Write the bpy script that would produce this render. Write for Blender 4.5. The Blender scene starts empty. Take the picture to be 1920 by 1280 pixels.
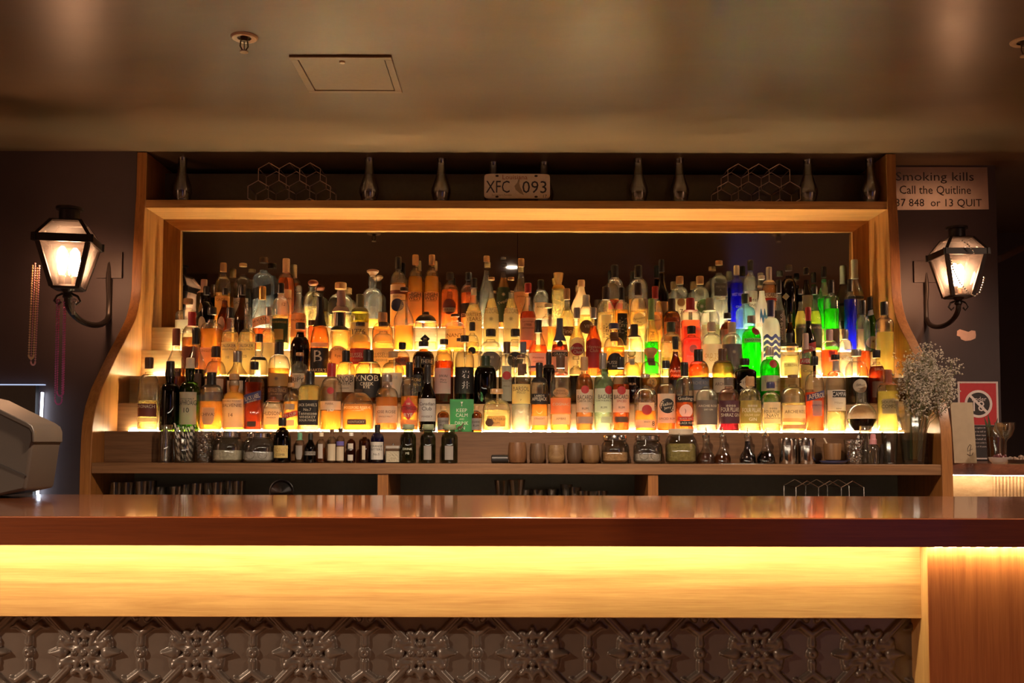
import bpy, bmesh, math, random
import numpy as np
from mathutils import Vector, Matrix

SC = bpy.context.scene
COL = SC.collection
random.seed(7)
R = math.radians

# ------------------------------------------------------------------ camera
F_PX, PITCH, ROLL, EYE = 1867.0, R(3.0), 0.0022, 1.23
CY = 830.0 - F_PX * math.tan(PITCH)
cam_d = bpy.data.cameras.new('camera')
cam_d.sensor_width = 36.0
cam_d.lens = F_PX / 1920.0 * 36.0
cam_d.shift_y = (CY - 640.0) / 1920.0
cam_d.clip_start = 0.05
cam = bpy.data.objects.new('camera', cam_d)
COL.objects.link(cam)
cam.matrix_world = (Matrix.Translation((0, 0, EYE)) @ Matrix.Rotation(R(90) + PITCH, 4, 'X') @ Matrix.Rotation(ROLL, 4, 'Z'))
SC.camera = cam

# ------------------------------------------------------------------ world, exposure
w = bpy.data.worlds.new('world'); SC.world = w
w.use_nodes = True
w.node_tree.nodes['Background'].inputs[0].default_value = (0.9, 0.62, 0.5, 1)
w.node_tree.nodes['Background'].inputs[1].default_value = 0.11
SC.view_settings.view_transform = 'Standard'
SC.view_settings.look = 'None'
SC.view_settings.exposure = 2.0
SC.view_settings.gamma = 1.0
SC.view_settings.use_curve_mapping = False
try:
    SC.cycles.transparent_max_bounces = 40
    SC.cycles.max_bounces = 10
    SC.cycles.diffuse_bounces = 5
    SC.cycles.glossy_bounces = 4
    SC.cycles.transmission_bounces = 6
    SC.cycles.sample_clamp_indirect = 6.0
    SC.cycles.caustics_reflective = False
    SC.cycles.caustics_refractive = False
    SC.cycles.use_denoising = True
except Exception:
    pass

# light strengths, all in one place
LED_STEP = 70.0       # strips on the bottle steps
LED_BAR = 22.0       # strip under the counter lip
LED_SIDE = 12.0       # strip under the side counter
BULB = 42.0           # lantern lamps
ROOM = 130.0           # ceiling downlights, the mirrored one and the added ones (W)

WARM = (1.0, 0.85, 0.53)


def at(px, py, Y):
    """a pixel of the 1920x1280 frame -> point on the vertical plane at distance Y"""
    dx, dy = px - 960.0, py - CY
    c, s = math.cos(ROLL), math.sin(ROLL)
    dx, dy = dx * c + dy * s, -dx * s + dy * c
    v = -dy / F_PX
    d = Y / (math.cos(PITCH) - v * math.sin(PITCH))
    return Vector((dx * d / F_PX, Y, EYE + d * (math.sin(PITCH) + v * math.cos(PITCH))))


def S(Y):
    return Y / F_PX


# ------------------------------------------------------------------ materials
MATS = {}


def nt(name):
    m = bpy.data.materials.new(name)
    m.use_nodes = True
    t = m.node_tree
    t.nodes.clear()
    out = t.nodes.new('ShaderNodeOutputMaterial')
    return m, t, out


def N(t, typ, **kw):
    n = t.nodes.new('ShaderNode' + typ)
    for k, v in kw.items():
        if k in n.inputs.keys():
            n.inputs[k].default_value = v
        else:
            setattr(n, k, v)
    return n


def c4(c):
    return (c[0], c[1], c[2], 1.0)


def plain(name, col, rough=0.5, metal=0.0, trans=0.0, bump=0.0, bscale=60.0, coat=0.0, spec=0.5, vary=0.12):
    if name in MATS:
        return MATS[name]
    m, t, out = nt(name)
    b = N(t, 'BsdfPrincipled')
    b.inputs['Roughness'].default_value = rough
    b.inputs['Metallic'].default_value = metal
    b.inputs['Specular IOR Level'].default_value = spec
    b.inputs['Coat Weight'].default_value = coat
    tc = N(t, 'TexCoord')
    no = N(t, 'TexNoise', Scale=bscale)
    t.links.new(tc.outputs['Object'], no.inputs['Vector'])
    mx = N(t, 'MixRGB')
    mx.inputs[1].default_value = c4([x * (1 - vary) for x in col])
    mx.inputs[2].default_value = c4([min(1, x * (1 + vary)) for x in col])
    t.links.new(no.outputs[0], mx.inputs[0])
    t.links.new(mx.outputs[0], b.inputs['Base Color'])
    if bump:
        bp = N(t, 'Bump', Strength=bump, Distance=0.004)
        t.links.new(no.outputs[0], bp.inputs['Height'])
        t.links.new(bp.outputs[0], b.inputs['Normal'])
    last = b.outputs[0]
    if trans:
        tr = N(t, 'BsdfTranslucent')
        tr.inputs[0].default_value = c4(col)
        ms = N(t, 'MixShader'); ms.inputs[0].default_value = trans
        t.links.new(last, ms.inputs[1]); t.links.new(tr.outputs[0], ms.inputs[2])
        last = ms.outputs[0]
    t.links.new(last, out.inputs[0])
    MATS[name] = m
    return m


def wood(name, c1, c2, axis='X', rough=0.45, scale=1.0, coat=0.0, bump=0.15):
    if name in MATS:
        return MATS[name]
    m, t, out = nt(name)
    b = N(t, 'BsdfPrincipled')
    b.inputs['Roughness'].default_value = rough
    b.inputs['Coat Weight'].default_value = coat
    b.inputs['Coat Roughness'].default_value = 0.07
    tc = N(t, 'TexCoord')
    mp = N(t, 'Mapping')
    s = {'X': (2.5, 60, 60), 'Y': (60, 2.5, 60), 'Z': (60, 60, 2.5)}[axis]
    mp.inputs['Scale'].default_value = [k * scale for k in s]
    t.links.new(tc.outputs['Object'], mp.inputs['Vector'])
    n1 = N(t, 'TexNoise', Scale=1.0, Detail=6.0, Roughness=0.62, Distortion=0.6)
    t.links.new(mp.outputs[0], n1.inputs['Vector'])
    mp2 = N(t, 'Mapping')
    s2 = {'X': (14, 420, 420), 'Y': (420, 14, 420), 'Z': (420, 420, 14)}[axis]
    mp2.inputs['Scale'].default_value = [k * scale for k in s2]
    t.links.new(tc.outputs['Object'], mp2.inputs['Vector'])
    n2 = N(t, 'TexNoise', Scale=1.0, Detail=3.0)
    t.links.new(mp2.outputs[0], n2.inputs['Vector'])
    ad = N(t, 'Math', operation='MULTIPLY_ADD')
    ad.inputs[1].default_value = 0.45
    t.links.new(n2.outputs[0], ad.inputs[0])
    t.links.new(n1.outputs[0], ad.inputs[2])
    rp = N(t, 'ValToRGB')
    rp.color_ramp.elements[0].position = 0.52; rp.color_ramp.elements[0].color = c4(c2)
    rp.color_ramp.elements[1].position = 0.90; rp.color_ramp.elements[1].color = c4(c1)
    t.links.new(ad.outputs[0], rp.inputs[0])
    t.links.new(rp.outputs[0], b.inputs['Base Color'])
    if bump:
        bp = N(t, 'Bump', Strength=bump, Distance=0.002)
        t.links.new(ad.outputs[0], bp.inputs['Height'])
        t.links.new(bp.outputs[0], b.inputs['Normal'])
    t.links.new(b.outputs[0], out.inputs[0])
    MATS[name] = m
    return m


def emit(name, col, st):
    if name in MATS:
        return MATS[name]
    m, t, out = nt(name)
    e = N(t, 'Emission', Strength=st)
    e.inputs[0].default_value = c4(col)
    t.links.new(e.outputs[0], out.inputs[0])
    MATS[name] = m
    return m


def clear(name, mid, edge, milky=0.0, rough=0.06, refl=1.0):
    """thin coloured glass or liquor: tinted pass-through, deeper at grazing thickness, Fresnel shine, some scatter"""
    if name in MATS:
        return MATS[name]
    m, t, out = nt(name)
    lw = N(t, 'LayerWeight'); lw.inputs[0].default_value = 0.5
    ed = N(t, 'Math', operation='POWER'); ed.inputs[1].default_value = 1.5
    t.links.new(lw.outputs['Facing'], ed.inputs[0])
    mx = N(t, 'MixRGB')
    mx.inputs[1].default_value = c4(mid); mx.inputs[2].default_value = c4(edge)
    t.links.new(ed.outputs[0], mx.inputs[0])
    tr = N(t, 'BsdfTransparent')
    t.links.new(mx.outputs[0], tr.inputs[0])
    last = tr.outputs[0]
    if milky:
        tl = N(t, 'BsdfTranslucent')
        tl.inputs[0].default_value = c4(mid)
        ms = N(t, 'MixShader'); ms.inputs[0].default_value = milky
        t.links.new(last, ms.inputs[1]); t.links.new(tl.outputs[0], ms.inputs[2])
        last = ms.outputs[0]
    gl = N(t, 'BsdfGlossy'); gl.inputs['Roughness'].default_value = rough
    pw = N(t, 'Math', operation='POWER'); pw.inputs[1].default_value = 3.0
    l2 = N(t, 'LayerWeight'); l2.inputs[0].default_value = 0.5
    t.links.new(l2.outputs['Facing'], pw.inputs[0])
    mu = N(t, 'Math', operation='MULTIPLY_ADD'); mu.inputs[1].default_value = 0.34 * refl; mu.inputs[2].default_value = 0.075 * refl
    t.links.new(pw.outputs[0], mu.inputs[0])
    m2 = N(t, 'MixShader')
    t.links.new(mu.outputs[0], m2.inputs[0])
    t.links.new(last, m2.inputs[1]); t.links.new(gl.outputs[0], m2.inputs[2])
    t.links.new(m2.outputs[0], out.inputs[0])
    MATS[name] = m
    return m


GLASS = {
    'c': ('clear_glass', (.97, .96, .92), (.20, .14, .07), 0.035),
    'w2': ('white_clear_glass', (.97, .97, .96), (.30, .29, .25), 0.10),
    'g': ('green_glass', (.20, .36, .06), (.03, .07, .01), 0.05),
    'gk': ('dark_green_glass', (.06, .12, .03), (.01, .03, .01), 0.0),
    'k': ('black_glass', (.03, .025, .02), (.01, .01, .01), 0.0),
    'b': ('brown_glass', (.42, .20, .06), (.10, .04, .01), 0.04),
    'ol': ('olive_glass', (.62, .55, .16), (.22, .18, .04), 0.12),
    'p': ('rose_tinted_glass', (.95, .78, .74), (.25, .13, .12), 0.04),
    'gc': ('pale_green_glass', (.80, .94, .78), (.14, .22, .12), 0.05),
    'gn2': ('bright_green_glass', (.22, .92, .10), (.04, .40, .03), 0.22),
    'gn3': ('lime_clear_glass', (.90, .97, .74), (.26, .32, .12), 0.06),
    'gn5': ('absinthe_green_glass', (.50, .85, .55), (.16, .42, .20), 0.14),
    'a': ('aqua_glass', (.55, .86, .90), (.16, .40, .46), 0.12),
    'u': ('cobalt_glass', (.10, .12, .75), (.02, .02, .22), 0.15),
    'u2': ('bluish_glass', (.80, .86, .95), (.20, .22, .30), 0.05),
    'f': ('frosted_glass', (.80, .62, .42), (.50, .38, .24), 0.75),
    'w': ('frosted_white_glass', (.90, .88, .82), (.70, .68, .62), 0.85),
    'j': ('jar_glass', (.93, .93, .90), (.40, .37, .32), 0.06),
}
LIQ = {
    'am': ((.98, .66, .25), .26), 'or': ((.95, .55, .18), .26), 'rd': ((.82, .32, .11), .26), 'dr': ((.50, .15, .075), .32),
    'da': ((.66, .36, .15), .3), 'dk': ((.035, .015, .01), .2), 'pa': ((.985, .84, .48), .20), 'yl': ((.98, .88, .40), .28),
    'cl': ((.96, .93, .82), .07), 'gr': ((.13, .92, .05), .55), 'gl': ((.40, .60, .10), .4), 'bl': ((.06, .08, .85), .5),
    'pu': ((.42, .10, .14), .4), 'pk3': ((.98, .26, .24), .5), 'co': ((.98, .34, .20), .5), 'sc': ((.98, .32, .14), .45),
    'aq': ((.45, .84, .86), .3), 'ol2': ((.70, .60, .15), .4), 'tnl': ((.98, .60, .32), .5), 'gy3': ((.40, .36, .28), .3),
    'yg': ((.75, .88, .20), .45),
}
SOL = {
    'k': (.018, .016, .015), 'n': (.13, .065, .035), 'nk': (.05, .028, .02), 'nr': (.16, .04, .03), 't': (.56, .34, .16), 'r': (.5, .04, .03), 'rr': (.46, .035, .035),
    'rn': (.26, .075, .04), 'w': (.80, .78, .73), 'cr': (.78, .68, .50), 's': (.62, .60, .57), 'o': (.72, .42, .12), 'b': (.05, .055, .16), 'bw': (.10, .12, .40), 'bt': (.08, .22, .36),
    'p': (.7, .35, .33), 'pk': (.74, .52, .47), 'pk2': (.62, .45, .40), 'y': (.80, .62, .22), 'y2': (.85, .72, .42), 'ol': (.34, .29, .09), 'or': (.86, .30, .12),
    'gy': (.40, .37, .33), 'gy2': (.6, .56, .5), 'gn': (.16, .13, .11), 'pl': (.10, .03, .045), 'pl2': (.16, .12, .15), 'tn': (.72, .46, .26), 'am2': (.58, .36, .12),
    'sl': (.14, .16, .22), 'gk': (.03, .06, .03), 'gk2': (.11, .105, .09), 'gc2': (.50, .50, .38), 'pc': (.70, .72, .58), 'gl2': (.35, .55, .15), 'gn4': (.30, .36, .28),
    'gs2': (.22, .34, .16), 'mv': (.42, .28, .27), 'ok': (.16, .15, .06), 'pw': (.78, .74, .64), 'tnk': (.66, .46, .38), 'co2': (.86, .26, .18), 'gc': (.62, .68, .50),
    'br': (.30, .07, .03), 'mt': (.40, .20, .09), 'sa': (.75, .40, .16), 'st': (.9, .88, .8), 'cl2': (.9, .88, .8), 'gs': (.75, .50, .16), 'rrr': (.4, .03, .03),
}


def glass(k):
    n, a, b, mk = GLASS[k]
    return clear(n, a, b, mk, .045, 1.9 if k == 'j' else 1.0)


def liquid(k):
    a, mk = LIQ[k]
    return clear('liquor_' + k, a, [x ** 2.2 * 0.5 for x in a], mk, 0.1, 0.35)


def solid(k, kind='paper'):
    c = SOL[k]
    if kind == 'paper':
        return plain('paper_' + k, c, .55, trans=0.34 if sum(c) > .6 else 0.08, bscale=400, vary=.05)
    if k in ('s', 'o', 'gs', 'gy'):
        return plain('foil_' + k, c, .32, metal=.75, bscale=200)
    return plain('capsule_' + k, c, .34, bscale=200, coat=.25)


WOOD_C = wood('cabinet_wood_long_grain', (.48, .235, .07), (.30, .13, .036), 'X', .42)
WOOD_S = wood('step_wood_golden', (.66, .45, .20), (.50, .31, .12), 'X', .5)
WOOD_Z = wood('cabinet_wood_upright_grain', (.34, .14, .034), (.19, .072, .016), 'Z', .42)
WOOD_D = wood('cabinet_wood_brown', (.25, .128, .056), (.15, .07, .029), 'X', .45)
WOOD_P = wood('plinth_wood_brown', (.19, .095, .042), (.11, .052, .022), 'X', .5)
WOOD_TOP = wood('counter_redwood', (.13, .042, .015), (.07, .020, .007), 'X', .20, coat=.8)
WOOD_EDGE = wood('counter_edge_redwood', (.26, .062, .010), (.18, .040, .006), 'X', .38, coat=.2)
WOOD_FAS = wood('fascia_blonde_wood', (.62, .37, .14), (.44, .23, .075), 'X', .5)
WOOD_PAN = wood('end_panel_redbrown', (.54, .19, .052), (.36, .11, .028), 'Z', .42, coat=.05)


# ------------------------------------------------------------------ mesh helpers
class MB:
    def __init__(s):
        s.v, s.f = [], []

    def add(s, v, f):
        o = len(s.v)
        s.v.extend(v)
        s.f.extend([tuple(i + o for i in q) for q in f])
        return s

    def box(s, a, b, mat=None):
        x0, y0, z0 = a; x1, y1, z1 = b
        v = [(x0, y0, z0), (x1, y0, z0), (x1, y1, z0), (x0, y1, z0), (x0, y0, z1), (x1, y0, z1), (x1, y1, z1), (x0, y1, z1)]
        if mat is not None:
            v = [tuple(mat @ Vector(p)) for p in v]
        return s.add(v, [(3, 2, 1, 0), (4, 5, 6, 7), (0, 1, 5, 4), (1, 2, 6, 5), (2, 3, 7, 6), (3, 0, 4, 7)])

    def prism(s, poly, a, b, axis='Y'):
        """closed polygon extruded from a to b along an axis; poly in the two other axes"""
        n = len(poly)
        def P(q, t):
            return {'Y': (q[0], t, q[1]), 'X': (t, q[0], q[1]), 'Z': (q[0], q[1], t)}[axis]
        v = [P(q, a) for q in poly] + [P(q, b) for q in poly]
        f = [tuple(range(n)), tuple(range(2 * n - 1, n - 1, -1))]
        f += [(i, i + n, (i + 1) % n + n, (i + 1) % n) for i in range(n)]
        return s.add(v, f)

    def rings(s, rs, seg=24, org=(0, 0, 0), close=(True, True)):
        """rs: (z, rx, ry, n) superellipse rings"""
        v, f = [], []
        for (z, rx, ry, n) in rs:
            for i in range(seg):
                a = 2 * math.pi * (i + .5) / seg
                ca, sa = math.cos(a), math.sin(a)
                e = 2.0 / n
                v.append((org[0] + rx * math.copysign(abs(ca) ** e, ca), org[1] + ry * math.copysign(abs(sa) ** e, sa), org[2] + z))
        for k in range(len(rs) - 1):
            for i in range(seg):
                j = (i + 1) % seg
                f.append((k * seg + i, k * seg + j, (k + 1) * seg + j, (k + 1) * seg + i))
        if close[0]:
            f.append(tuple(range(seg - 1, -1, -1)))
        if close[1]:
            o = (len(rs) - 1) * seg
            f.append(tuple(range(o, o + seg)))
        return s.add(v, f)

    def lathe(s, pr, seg=24, org=(0, 0, 0), close=(True, True)):
        return s.rings([(z, max(r, 1e-4), max(r, 1e-4), 2) for (z, r) in pr], seg, org, close)

    def tube(s, pts, r, seg=8, closed=False, radii=None):
        pts = [Vector(p) for p in pts]
        n = len(pts)
        v, f = [], []
        up = Vector((0.0123, 0.021, 1))
        for k, p in enumerate(pts):
            if closed:
                t = pts[(k + 1) % n] - pts[k - 1]
            else:
                t = pts[min(k + 1, n - 1)] - pts[max(k - 1, 0)]
            if t.length < 1e-9:
                t = Vector((0, 0, 1))
            t.normalize()
            u = up - t * up.dot(t)
            if u.length < .05:
                u = Vector((1, .02, 0)) - t * t.x
            u.normalize()
            up = u
            b = t.cross(u)
            rr = radii[k] if radii else r
            for i in range(seg):
                a = 2 * math.pi * i / seg
                v.append(tuple(p + (u * math.cos(a) + b * math.sin(a)) * rr))
        for k in range(n if closed else n - 1):
            q = (k + 1) % n
            for i in range(seg):
                j = (i + 1) % seg
                f.append((k * seg + i, k * seg + j, q * seg + j, q * seg + i))
        if not closed:
            f.append(tuple(range(seg - 1, -1, -1)))
            f.append(tuple(range((n - 1) * seg, n * seg)))
        return s.add(v, f)

    def ball(s, c, r, seg=10, rn=6, sz=1.0):
        pr = [(-r * sz * math.cos(math.pi * k / rn), r * math.sin(math.pi * k / rn)) for k in range(rn + 1)]
        return s.lathe(pr, seg, c)

    def obj(s, name, mat, parent=None, loc=None, bevel=0.0, angle=35, smooth=True, solid=0.0):
        me = bpy.data.meshes.new(name)
        me.from_pydata([tuple(p) for p in s.v], [], s.f)
        me.materials.append(mat)
        me.update()
        if smooth:
            me.polygons.foreach_set('use_smooth', [True] * len(me.polygons))
            me.set_sharp_from_angle(angle=R(angle))
        o = bpy.data.objects.new(name, me)
        COL.objects.link(o)
        if parent is not None:
            o.parent = parent
        if loc is not None:
            o.location = loc
        if solid:
            md = o.modifiers.new('thickness', 'SOLIDIFY'); md.thickness = solid; md.offset = 0
        if bevel:
            md = o.modifiers.new('edge', 'BEVEL'); md.width = bevel; md.segments = 2; md.limit_method = 'ANGLE'; md.angle_limit = R(40)
        return o


def tag(o, label=None, cat=None, group=None, kind=None):
    if label: o['label'] = label
    if cat: o['category'] = cat
    if group: o['group'] = group
    if kind: o['kind'] = kind
    return o


def thing(name, label, cat, loc=(0, 0, 0), rz=0.0, group=None):
    o = bpy.data.objects.new(name, None)
    o.empty_display_size = .05
    COL.objects.link(o)
    o.location = loc
    o.rotation_euler = (0, 0, rz)
    return tag(o, label, cat, group)


def copy_tree(o, parent=None):
    c = o.copy(); COL.objects.link(c); c.parent = parent
    for ch in list(o.children):
        copy_tree(ch, c)
    return c


# lettering -----------------------------------------------------------
FONT_CACHE = {}


def letters(txt):
    """vertices and faces of a line of text, cap height 1, centred on the origin"""
    if txt in FONT_CACHE:
        return FONT_CACHE[txt]
    cu = bpy.data.curves.new('lettering', 'FONT')
    cu.body = txt
    cu.size = 1.0
    cu.resolution_u = 2
    cu.align_x = 'LEFT'
    o = bpy.data.objects.new('lettering', cu)
    COL.objects.link(o)
    dg = bpy.context.evaluated_depsgraph_get()
    dg.update()
    me = bpy.data.meshes.new_from_object(o.evaluated_get(dg))
    v = np.array([list(p.co)[:2] for p in me.vertices], dtype=float).reshape(-1, 2)
    f = [tuple(p.vertices) for p in me.polygons]
    bpy.data.objects.remove(o)
    bpy.data.meshes.remove(me)
    bpy.data.curves.remove(cu)
    if len(v):
        x0, x1 = v[:, 0].min(), v[:, 0].max()
        y0, y1 = v[:, 1].min(), v[:, 1].max()
        v[:, 0] -= (x0 + x1) / 2
        v[:, 1] -= (y0 + y1) / 2
        v /= max(y1 - y0, 1e-6)
    FONT_CACHE[txt] = (v, f)
    return FONT_CACHE[txt]


def flat_text(txt, h, mat, parent, centre, maxw=None, name='lettering', stretch=False):
    """text standing upright on a plane that faces -Y, centre in the parent's space"""
    v, f = letters(txt)
    wd = (v[:, 0].max() - v[:, 0].min()) * h
    sx = (maxw / wd if stretch else min(1.0, maxw / wd)) if maxw else 1.0
    mb = MB()
    mb.add([(p[0] * h * sx, 0.0, p[1] * h) for p in v], f)
    return mb.obj(name, mat, parent, centre, smooth=False)


# ------------------------------------------------------------------ the bottles
def ell(h0, h1, r0, r1, n=7):
    return [(h0 + (h1 - h0) * math.sin(a), r1 + (r0 - r1) * math.cos(a)) for a in [math.pi / 2 * i / n for i in range(n + 1)]]


def smo(h0, h1, r0, r1, n=8):
    return [(h0 + (h1 - h0) * t, r0 + (r1 - r0) * (t * t * (3 - 2 * t))) for t in [i / n for i in range(n + 1)]]


def make_profile(style):
    """(height, radius, neckness) in fractions, exponent of the body section, depth ratio"""
    base = [(0.0, .86), (.006, .95), (.02, 1.0)]
    n, dep = 2.0, 1.0
    if style == 'std':
        body = ell(.60, .77, 1, .40); sh, neck = .60, [(.80, .37), (1, .36)]
    elif style == 'slim':
        body = smo(.48, .76, 1, .37); sh, neck = .48, [(.8, .35), (1, .34)]
    elif style == 'bulb':
        body = ell(.56, .68, 1, .40); sh, neck = .56, [(.71, .37), (.76, .44), (.81, .47), (.86, .43), (.90, .37), (1, .36)]
    elif style == 'dome':
        body = ell(.60, .79, 1, .38); sh, neck = .60, [(.83, .36), (1, .355)]
    elif style == 'flask':
        body = ell(.48, .93, 1, .24, 10); sh, neck = .48, [(.96, .23), (1, .23)]; n, dep = 2.5, .66
    elif style == 'sq':
        body = ell(.68, .78, 1, .42, 5); sh, neck = .68, [(.82, .39), (1, .38)]; n, dep = 5.0, .98
    elif style == 'cone':
        body = smo(.44, .82, 1, .34, 8); sh, neck = .44, [(.86, .32), (1, .31)]
    elif style == 'round':
        base = [(0, .5), (.01, .55)]
        body = [(.02 + .35 * (1 - math.cos(a)), max(.55 if a < 1 else .0, math.sin(a))) for a in [.55 + (2.75 - .55) * i / 14 for i in range(15)]]
        body = [(h, r) for h, r in body if h > .012]
        sh, neck = .6, [(.74, .32), (1, .31)]
    elif style == 'jug':
        body = ell(.48, .74, 1, .42); sh, neck = .48, [(.78, .39), (1, .38)]
    elif style == 'milk':
        body = ell(.62, .76, 1, .66); sh, neck = .62, [(.80, .62), (.86, .62), (.87, .72), (.90, .72), (.91, .64), (.96, .64), (1, .66)]
    else:  # tall
        body = ell(.70, .79, 1, .42, 6); sh, neck = .70, [(.83, .38), (1, .37)]; n = 2.3
    pr = base + body + neck
    out = []
    for h, r in pr:
        k = 0.0 if h <= sh else min(1.0, (h - sh) / max(.08, (neck[0][0] - sh)))
        out.append((h, r, k))
    return out, n, dep


PROF = {}


class Shape:
    def __init__(s, style, rad, H):
        if style not in PROF:
            PROF[style] = make_profile(style)
        s.p, s.n, s.dep = PROF[style]
        s.r, s.H = rad, H
        s.dep = min(s.dep, .049 / rad)

    def R(s, z):
        h = min(max(z / s.H, 0), 1)
        p = s.p
        for i in range(len(p) - 1):
            if h <= p[i + 1][0]:
                a, b = p[i], p[i + 1]
                t = (h - a[0]) / max(1e-6, b[0] - a[0])
                return [a[k] + (b[k] - a[k]) * t for k in (1, 2)]
        return p[-1][1:]

    def ring(s, z, f=1.0, add=0.0):
        r, k = s.R(z)
        rx = s.r * r * f + add
        ry = rx * (s.dep * (1 - k) + k)
        return (z, rx, ry, s.n * (1 - k) + 2 * k)

    def front(s, x, z, off):
        _, rx, ry, n = s.ring(z)
        x = max(-.96 * rx, min(.96 * rx, x))
        return (x, -ry * (1 - abs(x / rx) ** n) ** (1 / n) - off, z)


def sheet(shape, pts_uv, faces, off):
    return [shape.front(u, v, off) for u, v in pts_uv], faces


def label_patch(sh, kind, z0, z1, hw, xo):
    """grid of (x, z) for a label; hw half width, xo centre offset"""
    zc, hh = (z0 + z1) / 2, (z1 - z0) / 2
    nx, nz = (34 if kind == 'z' else 14), 6
    uv, f = [], []
    if kind in ('o', 'c', 'd'):
        m = 4 if kind == 'd' else 20
        uv.append((xo, zc))
        for ring in (.34, .67, 1.0):
            for i in range(m * (3 if kind == 'd' else 1)):
                if kind == 'd':
                    k, t = divmod(i, 3); t /= 3.0
                    c = [(1, 0), (0, 1), (-1, 0), (0, -1), (1, 0)]
                    x = c[k][0] * (1 - t) + c[k + 1][0] * t; y = c[k][1] * (1 - t) + c[k + 1][1] * t
                else:
                    a = 2 * math.pi * i / m; x, y = math.cos(a), math.sin(a)
                uv.append((xo + hw * ring * x, zc + hh * ring * y))
        M = 12 if kind == 'd' else m
        for i in range(M):
            f.append((0, 1 + i, 1 + (i + 1) % M))
            for q in range(2):
                a, b = 1 + q * M, 1 + (q + 1) * M
                f.append((a + i, b + i, b + (i + 1) % M, a + (i + 1) % M))
        return uv, f
    for j in range(nz + 1):
        for i in range(nx + 1):
            u = -1 + 2 * i / nx
            t = -1 + 2 * j / nz
            x = xo + hw * u
            z = zc + hh * t
            if kind == 'x':
                z = zc + hh * .72 * t + hw * u * .28
            elif kind == 'z':
                z = zc + hh * t + hh * .8 * math.sin(u * 7.0)
            elif kind == 's':
                x = xo + hw * u * (1 - .35 * max(0, -t) ** 2)
            uv.append((x, z))
    for j in range(nz):
        for i in range(nx):
            a = j * (nx + 1) + i
            f.append((a, a + 1, a + nx + 2, a + nx + 1))
    return uv, f


STAR = [(math.cos(a) * r, math.sin(a) * r) for a, r in [(math.pi * i / 8 + math.pi / 2, .55 if i % 2 == 0 else .22) for i in range(16)]]
STOPPERS = {'br': 'ball', 'st': 'ball', 'mt': 'mush', 'sa': 'mush', 'gs': 'crown'}


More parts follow.
